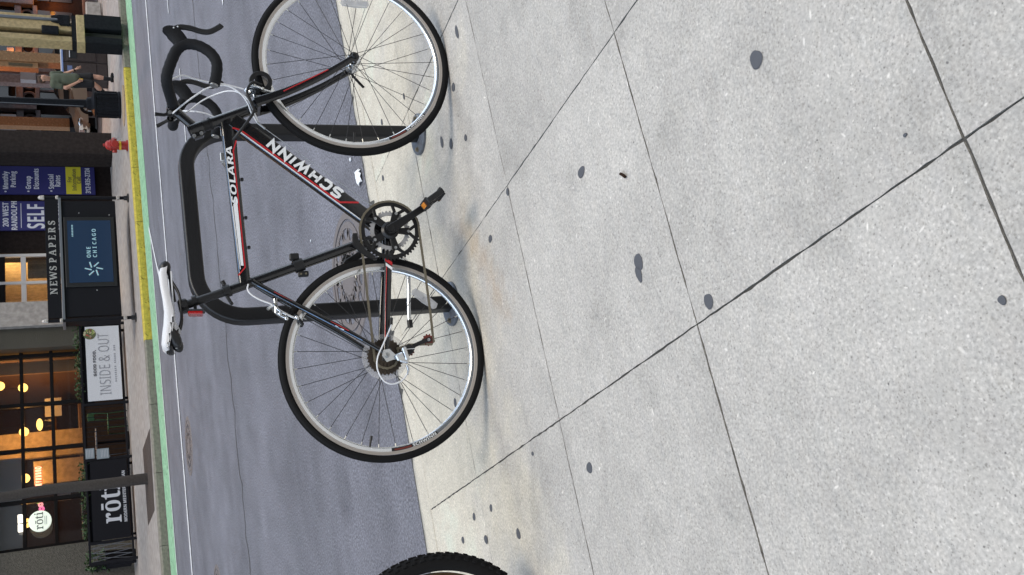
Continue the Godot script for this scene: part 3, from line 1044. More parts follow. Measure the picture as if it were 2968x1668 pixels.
	for k in 2:
		var bb := MB.new()
		bb.lathe([Vector2(0.0035, 0), Vector2(0.0035, 0.002), Vector2(0.0005, 0.002)], Transform3D(Basis(V(1, 0), Vector3(0, 0, 1), V(0, -1)), bp + V(-0.031, -0.020 + 0.016 * k, 0.013)), 10)
		obj(bb, "bolt", M.brass_chain, brk)
	# ---------------- fork
	var fk := MB.new()
	var cw := h1 + ht * 0.018
	fk.tube([h1, cw], 0.020, 16)
	fk.box(cw + V(0.004, -0.004), V(0.036, 0.030, 0.105), 0.010, Basis(V(0.941, 0.339), V(-0.339, 0.941), z))
	for s in [-1.0, 1.0]:
		fk.sweep(crv([cw + V(0.002, 0.0, 0.047 * s), V(0.915, 0.578, 0.050 * s), V(0.972, 0.452, 0.052 * s), V(1.034, 0.346, 0.0535 * s)], 5), rrect(0.017, 0.030, 0.007, 2), [1.05, 1.05, 1.05, 1.02, 1.0, 0.98, 0.95, 0.92, 0.9, 0.87, 0.84, 0.8, 0.78, 0.75, 0.72, 0.7], V(1, 0.3))
		fk.prism(circle2(0.017, 18, Vector2(1.0368, 0.3425)), 0.0535 * s - 0.004, 0.0535 * s + 0.004)
	var fork := obj(fk, "fork", M.frame, o)
	var rs := MB.new()
	rs.tube(crv([V(0.912, 0.590, 0.0600), V(0.945, 0.522, 0.0605), V(0.988, 0.436, 0.0600)], 6), 0.0022, 6)
	obj(rs, "red_stripe", M.red, fork)
	# ---------------- wheels
	var rw := make_wheel(o, "rear_wheel", V(0, 0.3405), 0.0, 0.3405, 0.027, M.rim, M.rim_side, false, true, 0.13)
	var fwl := make_wheel(o, "front_wheel", FA, 0.0364, 0.3405, 0.027, M.rim, M.rim_side, false, false, 0.31)
	spoke_reflector(rw, 0.245, atan2(0.18 - 0.3405, 0.190), deg_to_rad(-130.0))
	spoke_reflector(fwl, 0.232, atan2(-0.03, 0.228), deg_to_rad(-95.0))
	rim_text(rw, deg_to_rad(180.0 + 14.0), "SCHWINN")
	rim_text(fwl, deg_to_rad(214.0), "SCHWINN")
	var nut := MB.new()
	var Xz := Basis(V(1, 0), Vector3(0, 0, 1), V(0, -1))
	nut.lathe([Vector2(0.0085, 0.0), Vector2(0.0085, 0.009), Vector2(0.006, 0.010), Vector2(0.006, 0.016), Vector2(0.0005, 0.017)], Transform3D(Xz, V(0, 0.0, 0.066)), 16)
	obj(nut, "axle_nut", M.steel, rw)
	var fn := MB.new()
	fn.lathe([Vector2(0.0095, 0.0), Vector2(0.0095, 0.006), Vector2(0.007, 0.010), Vector2(0.0005, 0.011)], Transform3D(Xz, V(0, 0.002, 0.0575)), 16)
	fn.sweep([V(0, 0, -0.062), V(-0.012, -0.008, -0.072), V(-0.040, -0.030, -0.074), V(-0.058, -0.042, -0.070)], rrect(0.010, 0.004, 0.0018, 2), 1.0, V(0, 0, 1))
	obj(fn, "quick_release", M.black_alloy, fwl)
	# freewheel with clear spoke guard
	var guard := MB.new()
	guard.ring(circle2(0.076, 48), circle2(0.040, 48), 0.0235, 0.0247)
	obj(guard, "spoke_guard", M.clear, rw)
	var cogs := [[0.0605, 30], [0.0525, 26], [0.0445, 22], [0.0405, 20], [0.0365, 18], [0.0325, 16], [0.0285, 14]]
	for k in cogs.size():
		var cg := MB.new()
		cg.ring(gear(cogs[k][0], cogs[k][1], 0.0042), circle2(0.018, cogs[k][1] * 4), 0.0285 + k * 0.005, 0.0303 + k * 0.005)
		obj(cg, "cog", M.cog, rw)
	# ---------------- crankset
	var ck := part("crankset", o, BB)
	var big := MB.new()
	var zr := 0.0455
	big.ring(gear(0.1035, 50, 0.0062), circle2(0.0845, 200), zr, zr + 0.003)
	var arm_dir := (V(0.496, 0.151) - V(0.42, 0.287)).normalized()
	var a_arm := atan2(arm_dir.y, arm_dir.x)
	for k in 5:
		var a := a_arm + TAU * k / 5 + deg_to_rad(36.0)
		for s in [-1.0, 1.0]:
			var p := V(cos(a), sin(a)) * 0.022
			var q := V(cos(a + s * 0.05), sin(a + s * 0.05)) * 0.062
			var q2 := V(cos(a + s * 0.26), sin(a + s * 0.26)) * 0.089
			for pr in [[p, q, 0.019], [q, q2, 0.0105]]:
				var d: Vector3 = pr[1] - pr[0]
				big.box((pr[0] + pr[1]) * 0.5 + V(0, 0, zr + 0.0018 + s * 0.0003), V(d.length() * 1.12, pr[2], 0.0052), 0.001, Basis(d.normalized(), z.cross(d.normalized()), z))
	big.lathe([Vector2(0.030, 0.0), Vector2(0.030, 0.008), Vector2(0.022, 0.014), Vector2(0.0005, 0.014)], Transform3D(Xz, V(0, 0, zr - 0.002)), 28)
	obj(big, "chainring", M.black_alloy, ck)
	var inn := MB.new()
	inn.ring(gear(0.0700, 34, 0.0058), circle2(0.0525, 136), zr - 0.007, zr - 0.0045)
	obj(inn, "inner_chainring", M.ring_alloy, ck)
	for k in 5:
		var a := a_arm + TAU * k / 5 + deg_to_rad(36.0)
		var bt := MB.new()
		bt.lathe([Vector2(0.0050, 0.0), Vector2(0.0050, 0.0018), Vector2(0.0028, 0.0022), Vector2(0.0005, 0.0014)], Transform3D(Xz, V(cos(a) * 0.062, sin(a) * 0.062, zr + 0.0046)), 14)
		obj(bt, "chainring_bolt", M.steel, ck)
	for s in [1.0, -1.0]:
		var ca := MB.new()
		var zz := 0.066 if s > 0 else -0.062
		var d: Vector3 = arm_dir * s
		ca.sweep([V(0, 0, zz) - d * 0.014, V(0, 0, zz) - d * 0.006, V(0, 0, zz) + d * 0.03, V(0, 0, zz + 0.006 * s) + d * 0.09, V(0, 0, zz + 0.011 * s) + d * 0.152, V(0, 0, zz + 0.011 * s) + d * 0.166], rrect(0.030, 0.014, 0.005, 3), [Vector2(0.7, 0.8), Vector2(1.12, 1.15), Vector2(0.98, 1.1), Vector2(0.76, 0.95), Vector2(0.84, 0.9), Vector2(0.5, 0.7)], Vector3(0, 0, s))
		ca.lathe([Vector2(0.013, 0.0), Vector2(0.012, 0.006), Vector2(0.0005, 0.007)], Transform3D(Xz if s > 0 else Basis(V(1, 0), Vector3(0, 0, -1), V(0, 1)), V(0, 0, zz + 0.006 * s)), 20)
		obj(ca, "crank_arm", M.black_alloy, ck)
		var pd := part("pedal", o, BB + V(0, 0, zz + 0.017 * s) + d * 0.156)
		pd.basis = Basis(Vector3(0, 0, 1), deg_to_rad(-58.0 if s > 0 else -20.0))
		var pb := MB.new()
		var L := 0.095
		pb.tube([V(0, 0, -0.016 * s), V(0, 0, L * s)], 0.008, 10)
		for e in [-1.0, 1.0]:
			pb.box(V(0.030 * e, 0, (0.012 + L * 0.5 - 0.006) * s), V(0.007, 0.020, L - 0.012), 0.002)
			for tth in 7:
				for yy in [-1.0, 1.0]:
					pb.box(V(0.030 * e, 0.012 * yy, (0.014 + tth * 0.0125) * s), V(0.008, 0.006, 0.006), 0.001)
		for zc in [0.010, 0.055, 0.096]:
			pb.box(V(0, 0, zc * s), V(0.066, 0.019, 0.010), 0.002)
		obj(pb, "pedal_body", M.black, pd)
		for e in [-1.0, 1.0]:
			var rf := MB.new()
			rf.box(V(0.0345 * e, 0.0, 0.045 * s), V(0.006, 0.017, 0.034), 0.001)
			obj(rf, "pedal_reflector", M.amber, pd)
		if s > 0:
			var cp := MB.new()
			cp.lathe([Vector2(0.0095, 0.0), Vector2(0.0095, 0.002), Vector2(0.006, 0.003), Vector2(0.0005, 0.0026)], Transform3D(Xz, V(0, 0, zz + 0.0165) + d * 0.156), 18)
			obj(cp, "axle_cap", M.steel, ck)
	make_chain(o, BB)
	make_derailleurs(o)
	make_brakes(o, cw)
	make_cockpit(o, h0, ht)
	make_saddle(o, st_top, sd)
	# ---------------- kickstand, folded back on the far side
	var ks := MB.new()
	ks.tube(crv([V(0.345, 0.250, -0.030), V(0.335, 0.222, -0.050), V(0.28, 0.214, -0.068), V(0.16, 0.2245, -0.075), V(0.125, 0.2255, -0.076)], 5), 0.0072, 10)
	var kst := obj(ks, "kickstand", M.rim, o)
	var kt := MB.new()
	kt.tube([V(0.130, 0.2255, -0.076), V(0.104, 0.2255, -0.076)], 0.0095, 10)
	obj(kt, "tip", M.black, kst)

func film(parent: Node, o: Vector3, dx: Vector3, dy: Vector3, pts: Array, zf: float, mt: Material, called: String) -> void:
	var mb := MB.new()
	var q := PackedVector2Array()
	for p in pts:
		q.append(Vector2(p[0], p[1]))
	mb.prism(q, zf - 0.001, zf, Transform3D(Basis(dx, dy, Vector3(0, 0, 1)), Vector3(o.x, o.y, 0)))
	obj(mb, called, mt, parent)

func ribbon(parent: Node, o: Vector3, dx: Vector3, line: Array, width: float, zf: float, mt: Material, called: String) -> void:
	# a strip of film of even width along a bent line
	var up := PackedVector2Array()
	var dn := PackedVector2Array()
	for i in line.size():
		var p := Vector2(line[i][0], line[i][1])
		var a := (p - Vector2(line[i - 1][0], line[i - 1][1])).normalized() if i > 0 else Vector2.ZERO
		var b := (Vector2(line[i + 1][0], line[i + 1][1]) - p).normalized() if i < line.size() - 1 else Vector2.ZERO
		var t := (a + b).normalized()
		var n := Vector2(-t.y, t.x)
		var m := n / maxf(n.dot(Vector2(-b.y, b.x) if b != Vector2.ZERO else Vector2(-a.y, a.x)), 0.4) * width * 0.5
		up.append(p + m)
		dn.append(p - m)
	dn.reverse()
	up.append_array(dn)
	var q := []
	for p in up:
		q.append([p.x, p.y])
	film(parent, o, dx, Vector3(0, 0, 1).cross(dx), q, zf, mt, called)

func gear(r: float, teeth: int, depth: float) -> PackedVector2Array:
	var o := PackedVector2Array()
	for i in teeth * 4:
		var a := TAU * i / (teeth * 4)
		var k := i % 4
		o.append(Vector2(cos(a), sin(a)) * (r if k == 1 or k == 2 else r - depth * (1.0 if k == 0 else 0.9)))
	return o

func rim_text(w: Node3D, a0: float, s: String) -> void:
	# dark sticker on the rim wall with pale lettering bent along it
	var X := Transform3D(Basis(Vector3(1, 0, 0), Vector3(0, 0, 1), Vector3(0, -1, 0)), Vector3.ZERO)
	var mb := MB.new()
	mb.lathe([Vector2(0.2955, 0.0068), Vector2(0.2992, 0.0086), Vector2(0.3058, 0.0104)], X, 30, false, -a0 - 0.27, -a0 + 0.27)
	obj(mb, "rim_sticker", M.black, w)
	var rd := MB.new()
	rd.lathe([Vector2(0.2985, 0.0088), Vector2(0.3040, 0.0104)], X, 20, false, -a0 + 0.05, -a0 + 0.24)
	obj(rd, "red_stripe", M.dark_red, w)
	var f := SystemFont.new()
	f.font_names = PackedStringArray(["Droid Sans"])
	f.font_weight = 800
	var t := TextMesh.new()
	t.text = s
	t.font = f
	t.font_size = 48
	t.pixel_size = 0.0088 / 34.0
	t.depth = 0.0005
	var arr := t.get_mesh_arrays()
	var vv: PackedVector3Array = arr[Mesh.ARRAY_VERTEX]
	var nn: PackedVector3Array = arr[Mesh.ARRAY_NORMAL]
	for i in vv.size():
		var p := vv[i]
		var a := a0 + 0.11 + p.x * 1.5 / 0.301
		var rr := 0.3010 - p.y
		vv[i] = Vector3(cos(a) * rr, sin(a) * rr, 0.0102 + (rr - 0.3010) * 0.28 + p.z)
		nn[i] = Vector3(0, 0, 1)
	arr[Mesh.ARRAY_VERTEX] = vv
	arr[Mesh.ARRAY_NORMAL] = nn
	var m := ArrayMesh.new()
	m.add_surface_from_arrays(Mesh.PRIMITIVE_TRIANGLES, arr)
	m.surface_set_material(0, M.decal_white)
	inst(m, "rim_lettering", w)

func arc2(c: Vector2, r: float, a0: float, a1: float, n: int, z: float) -> Array:
	var o := []
	for i in n + 1:
		var a := lerpf(a0, a1, float(i) / n)
		o.append(Vector3(c.x + cos(a) * r, c.y + sin(a) * r, z))
	return o

func make_chain(o: Node, BB: Vector3) -> void:
	var zc := 0.047
	var path := []
	# over the top of the cog, along the upper run, round the chainring, back to the cage
	path.append_array(arc2(Vector2(0.0, 0.3405), 0.0405, deg_to_rad(215), deg_to_rad(88), 10, zc))
	path.append_array(arc2(Vector2(BB.x, BB.y), 0.1005, deg_to_rad(93), deg_to_rad(-84), 30, zc))
	path.append(Vector3(0.25, 0.180, zc))
	path.append(Vector3(0.12, 0.178, zc))
	path.append_array(arc2(Vector2(0.040, 0.196), 0.0185, deg_to_rad(-70), deg_to_rad(-175), 8, zc))
	path.append_array(arc2(Vector2(0.012, 0.265), 0.0185, deg_to_rad(-10), deg_to_rad(70), 6, zc))
	path.append_array(arc2(Vector2(0.0, 0.3405), 0.0405, deg_to_rad(300), deg_to_rad(220), 6, zc))
	var ch := part("chain", o)
	# two link shapes that alternate along the path
	var lm := []
	for k in 2:
		var mb := MB.new()
		var w := 0.0031 if k == 0 else 0.0021
		for s in [-1.0, 1.0]:
			var poly := PackedVector2Array()
			for i in 24:
				var a := TAU * i / 24
				var e := 0.00635 if cos(a) > 0 else -0.00635
				poly.append(Vector2(e + cos(a) * 0.0048, sin(a) * 0.0048 * (1.0 if absf(cos(a)) > 0.35 else 0.72)))
			mb.prism(poly, s * w - 0.0005, s * w + 0.0005)
		var X := Basis(Vector3(1, 0, 0), Vector3(0, 0, 1), Vector3(0, -1, 0))
		mb.lathe([Vector2(0.0005, -0.0042), Vector2(0.0020, -0.0042), Vector2(0.0020, 0.0042), Vector2(0.0005, 0.0042)], Transform3D(X, Vector3(0.00635, 0, 0)), 8)
		mb.lathe([Vector2(0.0036, -0.0018), Vector2(0.0036, 0.0018)], Transform3D(X, Vector3(0.00635, 0, 0)), 8)
		lm.append(mb.mesh(M.brass_chain))
	var pitch := 0.0127
	var acc := 0.0
	var pins := [path[0]]
	for i in range(1, path.size()):
		var a: Vector3 = pins[-1]
		while a.distance_to(path[i]) >= pitch:
			# walk to where the distance from the last pin is one pitch
			a = a + (path[i] - a).normalized() * pitch
			pins.append(a)
	for i in pins.size() - 1:
		var p: Vector3 = pins[i]
		var q: Vector3 = pins[i + 1]
		var d := (q - p).normalized()
		inst(lm[i % 2], "link", ch, Transform3D(Basis(d, Vector3(0, 0, 1).cross(d), Vector3(0, 0, 1)), (p + q) * 0.5))

func make_derailleurs(o: Node) -> void:
	var Xz := Basis(V(1, 0), Vector3(0, 0, 1), V(0, -1))
	var rd := part("rear_derailleur", o)
	var b := MB.new()
	# hanger plate and pivot block
	b.prism(PackedVector2Array([Vector2(0.018, 0.352), Vector2(0.020, 0.332), Vector2(0.004, 0.318), Vector2(-0.012, 0.300), Vector2(-0.020, 0.304), Vector2(-0.016, 0.322), Vector2(-0.022, 0.345), Vector2(0.0, 0.358)]), 0.066, 0.070)
	b.box(V(-0.010, 0.302, 0.078), V(0.024, 0.028, 0.020), 0.004, Basis(z_turn(20)))
	b.box(V(-0.002, 0.283, 0.083), V(0.046, 0.014, 0.012), 0.003, Basis(z_turn(12)))
	b.box(V(-0.022, 0.288, 0.076), V(0.018, 0.030, 0.016), 0.004, Basis(z_turn(-18)))
	b.tube([V(-0.040, 0.281, 0.078), V(-0.056, 0.278, 0.078)], 0.0052, 10)
	b.tube([V(-0.056, 0.278, 0.078), V(-0.070, 0.284, 0.082)], 0.0036, 8)
	obj(b, "body", M.chrome, rd)
	var k := MB.new()
	k.lathe([Vector2(0.0165, -0.020), Vector2(0.0165, 0.008), Vector2(0.014, 0.010), Vector2(0.0005, 0.010)], Transform3D(Xz, V(0.012, 0.268, 0.066)), 24)
	for zz in [0.041, 0.054]:
		k.sweep([V(0.006, 0.268, zz), V(0.026, 0.244, zz), V(0.036, 0.215, zz), V(0.042, 0.188, zz)], rrect(0.016, 0.0022, 0.0009, 2), [1.0, 0.8, 0.8, 1.0], V(0, 0, 1))
	obj(k, "cage", M.black, rd)
	var st := MB.new()
	st.tube([V(0.012, 0.250, 0.0775), V(0.013, 0.288, 0.0775)], 0.0018, 6)
	obj(st, "spring_band", M.chrome, rd)
	for c in [V(0.040, 0.196, 0.0475), V(0.012, 0.265, 0.0475)]:
		var j := MB.new()
		j.ring(gear(0.0205, 11, 0.004), circle2(0.004, 44), -0.0022, 0.0022, Transform3D(Basis.IDENTITY, c))
		obj(j, "jockey_wheel", M.dark_red, rd)
		var bo := MB.new()
		bo.lathe([Vector2(0.005, 0.0), Vector2(0.005, 0.0095), Vector2(0.0005, 0.0105)], Transform3D(Xz, c), 12)
		obj(bo, "bolt", M.steel, rd)
	var cb := MB.new()
	cb.tube(crv([V(0.098, 0.318, 0.076), V(0.087, 0.323, 0.084), V(0.029, 0.357, 0.096), V(-0.007, 0.377, 0.097), V(-0.045, 0.381, 0.094), V(-0.082, 0.365, 0.09), V(-0.096, 0.338, 0.088), V(-0.088, 0.306, 0.086), V(-0.066, 0.283, 0.081)], 6), 0.0026, 8)
	obj(cb, "shift_cable", M.cable, o)
	var fe := MB.new()
	fe.tube([V(0.120, 0.314, 0.072), V(0.096, 0.319, 0.077)], 0.0048, 8)
	obj(fe, "cable_stop", M.black, o)
	# front derailleur above the rings
	var fd := part("front_derailleur", o)
	var f := MB.new()
	f.tube([V(0.395, 0.352, 0.0), V(0.390, 0.378, 0.0)], 0.0205, 16)
	f.box(V(0.378, 0.372, 0.026), V(0.030, 0.024, 0.022), 0.004)
	f.tube([V(0.362, 0.398, 0.018), V(0.372, 0.372, 0.024)], 0.004, 8)
	obj(f, "clamp", M.steel, fd)
	var g := MB.new()
	for zz in [0.040, 0.0545]:
		g.sweep([V(0.415, 0.402, zz), V(0.385, 0.402, zz), V(0.350, 0.378, zz), V(0.328, 0.345, zz)], rrect(0.020, 0.0018, 0.0008, 2), [0.7, 1.1, 1.0, 0.6], V(0, 0, 1))
	g.box(V(0.326, 0.343, 0.0472), V(0.008, 0.012, 0.016), 0.001)
	obj(g, "cage", M.black, fd)

func z_turn(deg: float) -> Basis:
	return Basis(Vector3(0, 0, 1), deg_to_rad(deg))

func make_brakes(o: Node, cw: Vector3) -> void:
	var Xz := Basis(V(1, 0), Vector3(0, 0, 1), V(0, -1))
	# rear caliper behind the stay bridge
	var rb := part("rear_brake", o)
	var a := MB.new()
	for s in [-1.0, 1.0]:
		a.sweep(crv([V(0.205, 0.672, 0.008 * s), V(0.196, 0.678, 0.030 * s), V(0.176, 0.660, 0.040 * s), V(0.160, 0.632, 0.032 * s), V(0.150, 0.606, 0.024 * s)], 4), rrect(0.013, 0.008, 0.003, 2), 1.0, V(0, 0, 1))
		a.tube([V(0.150, 0.612, 0.016 * s), V(0.150, 0.612, 0.040 * s)], 0.0045, 8)
	a.tube([V(0.225, 0.672, 0.0), V(0.178, 0.672, 0.0)], 0.0065, 10)
	a.tube([V(0.196, 0.686, 0.030), V(0.186, 0.700, 0.040)], 0.0055, 8)
	obj(a, "caliper_arm", M.chrome, rb)
	for q in [V(0.166, 0.664, 0.044), V(0.151, 0.645, 0.040), V(0.152, 0.612, 0.038)]:
		var bl := MB.new()
		bl.ball(q, V(0.0068, 0.0068, 0.0068), 12, 7)
		obj(bl, "bolt", M.chrome, rb)
	for s in [-1.0, 1.0]:
		var pd := MB.new()
		pd.box(V(0.148, 0.604, 0.0165 * s), V(0.046, 0.011, 0.010), 0.003, z_turn(31))
		obj(pd, "brake_pad", M.black, rb)
	var rc := MB.new()
	rc.tube(crv([V(0.275, 0.752, 0.020), V(0.258, 0.756, 0.024), V(0.240, 0.747, 0.028), V(0.220, 0.722, 0.032), V(0.203, 0.690, 0.036), V(0.194, 0.683, 0.036)], 6), 0.0026, 8)
	obj(rc, "brake_cable", M.cable, o)
	# front caliper ahead of the crown
	var fb := part("front_brake", o)
	var c := MB.new()
	for s in [-1.0, 1.0]:
		c.sweep(crv([V(0.912, 0.700, 0.008 * s), V(0.928, 0.708, 0.030 * s), V(0.936, 0.680, 0.040 * s), V(0.926, 0.650, 0.032 * s), V(0.922, 0.628, 0.024 * s)], 4), rrect(0.013, 0.008, 0.003, 2), 1.0, V(0, 0, 1))
	c.tube([V(0.876, 0.668, 0.0), V(0.935, 0.684, 0.0)], 0.0065, 10)
	c.lathe([Vector2(0.016, 0.0), Vector2(0.016, 0.006), Vector2(0.010, 0.010), Vector2(0.0005, 0.011)], Transform3D(Basis(V(0, 0, 1), V(0.96, 0.27), V(-0.27, 0.96)), V(0.930, 0.688, 0.004)), 18)
	obj(c, "caliper_arm", M.chrome, fb)
	for s in [-1.0, 1.0]:
		var pd := MB.new()
		pd.box(V(0.925, 0.636, 0.0165 * s), V(0.046, 0.011, 0.010), 0.003, z_turn(-20))
		obj(pd, "brake_pad", M.black, fb)
	for q in [V(0.940, 0.682, 0.042), V(0.930, 0.655, 0.038)]:
		var bl := MB.new()
		bl.ball(q, V(0.006, 0.006, 0.006), 12, 7)
		obj(bl, "bolt", M.nipple, fb)
	# round lamp bracket above the front wheel
	var lb := MB.new()
	var ring := []
	for k in 36:
		var an := TAU * k / 36
		ring.append(V(0.961 + cos(an) * 0.030, 0.659 + sin(an) * 0.030, 0.024))
	lb.sweep(ring, rrect(0.016, 0.007, 0.003, 2), 1.0, Vector3(0, 0, 1), false, true)
	lb.box(V(0.930, 0.672, 0.018), V(0.026, 0.020, 0.020), 0.004)
	obj(lb, "lamp_bracket", M.black, o)
	# stout black lock cable looped round the head tube
	var lk := MB.new()
	lk.tube(crv([V(0.946, 0.657, 0.030), V(0.950, 0.682, 0.046), V(0.936, 0.698, 0.052), V(0.909, 0.707, 0.054), V(0.873, 0.696, 0.054), V(0.843, 0.692, 0.052), V(0.800, 0.723, 0.046), V(0.773, 0.750, 0.030), V(0.760, 0.768, 0.0)], 6), 0.0048, 10)
	obj(lk, "lock_cable", M.black, o)

func make_cockpit(o: Node, h0: Vector3, ht: Vector3) -> void:
	var Xz := Basis(V(1, 0), Vector3(0, 0, 1), V(0, -1))
	var hs := MB.new()
	hs.tube([h0, h0 - ht * 0.006], 0.0225, 18)
	hs.tube([h0 - ht * 0.006, h0 - ht * 0.034], 0.0185, 18)
	obj(hs, "headset", M.black_alloy, o)
	var sm := part("stem", o)
	var s := MB.new()
	var c0 := h0 - ht * 0.052
	var bc := V(0.876, 0.941)
	s.tube([h0 - ht * 0.030, h0 - ht * 0.076], 0.0205, 18)
	s.box(c0 + V(-0.024, -0.004), V(0.020, 0.036, 0.026), 0.004, Basis(V(0.941, 0.339), V(-0.339, 0.941), V(0, 0, 1)))
	s.tube([c0, c0.lerp(bc, 0.5), bc], [0.0165, 0.0150, 0.0170], 16)
	s.lathe([Vector2(0.0205, -0.026), Vector2(0.0215, -0.024), Vector2(0.0215, 0.024), Vector2(0.0205, 0.026)], Transform3D(Xz, bc), 20)
	obj(s, "stem_body", M.frame, sm)
	for k in 2:
		var b := MB.new()
		b.lathe([Vector2(0.0058, 0.0), Vector2(0.0058, 0.004), Vector2(0.0030, 0.004), Vector2(0.0028, 0.002), Vector2(0.0005, 0.002)], Transform3D(Xz, c0 + V(-0.025, -0.004) + ht * (0.012 - 0.024 * k) + V(0, 0, 0.013)), 12)
		obj(b, "bolt", M.steel, sm)
	# two thumb levers on the stem
	for e in [1.0, -1.0]:
		var lv := MB.new()
		var p := bc + V(-0.022, 0.010, 0.024 * e)
		lv.lathe([Vector2(0.012, -0.006), Vector2(0.012, 0.006), Vector2(0.0005, 0.007)], Transform3D(Basis(V(1, 0), Vector3(0, 0, e), V(0, -e)), p), 16)
		lv.sweep([p, p + V(-0.008, 0.018, 0.006 * e), p + V(-0.006 if e > 0 else -0.022, 0.046, 0.010 * e)], rrect(0.013, 0.006, 0.002, 2), [1.0, 0.8, 1.0], V(0, 0, 1))
		obj(lv, "shift_lever", M.black, sm)
		var cp := MB.new()
		cp.lathe([Vector2(0.0065, 0.006), Vector2(0.006, 0.010), Vector2(0.0005, 0.0105)], Transform3D(Basis(V(1, 0), Vector3(0, 0, e), V(0, -e)), p), 12)
		obj(cp, "bolt", M.steel, sm)
	# drop handlebar
	var hb := part("handlebar", o)
	var bar := MB.new()
	bar.tube([bc + V(0, 0, -0.06), bc + V(0, 0, 0.06)], 0.0128, 14)
	obj(bar, "centre_section", M.black_alloy, hb)
	for e in [1.0, -1.0]:
		var w := 0.200
		var sk: float = 0.004 * e
		var tp := MB.new()
		var pts := crv([bc + V(0, 0, 0.050 * e), bc + V(0.002, 0.004, 0.110 * e), V(0.886 + sk, 0.950, 0.165 * e), V(0.905 + sk, 0.949, 0.190 * e), V(0.945 + sk, 0.934, w * e), V(0.985 + sk, 0.914, (w + 0.003) * e), V(1.003 + sk, 0.888, (w + 0.005) * e), V(0.999 + sk, 0.852, (w + 0.007) * e), V(0.976 + sk, 0.818, (w + 0.009) * e), V(0.942 + sk, 0.800, (w + 0.011) * e), V(0.900 + sk, 0.803, (w + 0.013) * e), V(0.866 + sk, 0.812, (w + 0.015) * e)], 7)
		var rad := []
		for i in pts.size():
			rad.append(0.0170 + 0.0005 * sin(i * 1.9))
		tp.tube(pts, rad, 14)
		obj(tp, "bar_tape", M.tape, hb)
		var ec := MB.new()
		ec.tube([V(0.866 + sk, 0.812, (w + 0.015) * e), V(0.861 + sk, 0.8135, (w + 0.0153) * e)], 0.0135, 14)
		obj(ec, "end_cap", M.steel, hb)
		var hd := MB.new()
		hd.sweep(crv([V(0.992 + sk, 0.893, w * e), V(1.008 + sk, 0.899, w * e), V(1.030 + sk, 0.911, w * e), V(1.047 + sk, 0.930, w * e), V(1.053 + sk, 0.951, w * e)], 4), rrect(0.034, 0.042, 0.015, 3), [Vector2(0.95, 0.7), Vector2(1.1, 0.78), Vector2(1.2, 0.82), Vector2(1.3, 0.86), Vector2(1.34, 0.9), Vector2(1.34, 0.9), Vector2(1.34, 0.9), Vector2(1.34, 0.9), Vector2(1.36, 0.9), Vector2(1.38, 0.9), Vector2(1.36, 0.88), Vector2(1.3, 0.85), Vector2(1.18, 0.82), Vector2(1.0, 0.78), Vector2(0.8, 0.7), Vector2(0.6, 0.55), Vector2(0.35, 0.32)], V(0, 0, 1))
		obj(hd, "brake_hood", M.tape, hb)
		var lv := MB.new()
		lv.sweep(crv([V(1.045 + sk, 0.930, w * e), V(1.062 + sk, 0.905, w * e), V(1.060 + sk, 0.872, w * e), V(1.048 + sk, 0.838, (w + 0.002) * e), V(1.046 + sk, 0.812, (w + 0.006) * e), V(1.060 + sk, 0.783, (w + 0.010) * e), V(1.066 + sk, 0.776, (w + 0.011) * e)], 5), rrect(0.017, 0.012, 0.004, 2), 1.0, V(0, 0, 1))
		obj(lv, "brake_lever", M.black, hb)
		var pv := MB.new()
		for q in [V(1.052 + sk, 0.918, (w + 0.017 * e * e) * e), V(1.056 + sk, 0.906, (w + 0.017) * e)]:
			pv.ball(q, V(0.003, 0.003, 0.003), 8, 5)
		obj(pv, "pivot_pin", M.steel, hb)
	# pale cable housings
	for q in [[0.0027, [V(0.906, 0.944, 0.165), V(0.926, 0.930, 0.135), V(0.948, 0.902, 0.105), V(0.944, 0.865, 0.085), V(0.940, 0.810, 0.062), V(0.943, 0.780, 0.048), V(0.938, 0.750, 0.040), V(0.928, 0.716, 0.040)]], [0.0027, [V(0.850, 0.944, 0.030), V(0.870, 0.915, 0.045), V(0.904, 0.865, 0.055), V(0.927, 0.824, 0.058), V(0.936, 0.770, 0.050), V(0.911, 0.728, 0.044), V(0.877, 0.707, 0.040), V(0.847, 0.698, 0.036), V(0.815, 0.682, 0.030)]], [0.0024, [V(0.848, 0.944, -0.028), V(0.885, 0.892, -0.034), V(0.916, 0.850, -0.028), V(0.933, 0.806, -0.016), V(0.935, 0.766, 0.008), V(0.922, 0.731, 0.024), V(0.894, 0.705, 0.032), V(0.850, 0.690, 0.034), V(0.815, 0.676, 0.028)]], [0.0027, [V(0.900, 0.938, -0.165), V(0.915, 0.916, -0.120), V(0.897, 0.900, -0.070), V(0.880, 0.862, -0.036), V(0.864, 0.826, -0.026), V(0.840, 0.800, -0.022), V(0.790, 0.796, -0.020)]]]:
		var cb := MB.new()
		cb.tube(crv(q[1], 7), q[0], 8)
		obj(cb, "cable_housing", M.cable, o)
	var tb := MB.new()
	tb.tube([V(0.815, 0.682, 0.030), V(0.795, 0.658, 0.024)], 0.0036, 8)
	tb.tube([V(0.795, 0.658, 0.024), V(0.52, 0.330, 0.012)], 0.0012, 6)
	obj(tb, "shift_cable", M.steel, o)
	# steel shackle of a small lock hanging on the top tube at the rack
	var sh := MB.new()
	sh.box(V(0.716, 0.800, -0.020), V(0.030, 0.012, 0.012), 0.002)
	sh.tube(crv([V(0.700, 0.800, -0.026), V(0.692, 0.790, -0.050), V(0.690, 0.770, -0.075)], 4), 0.004, 8)
	obj(sh, "cable_clip", M.steel, o)

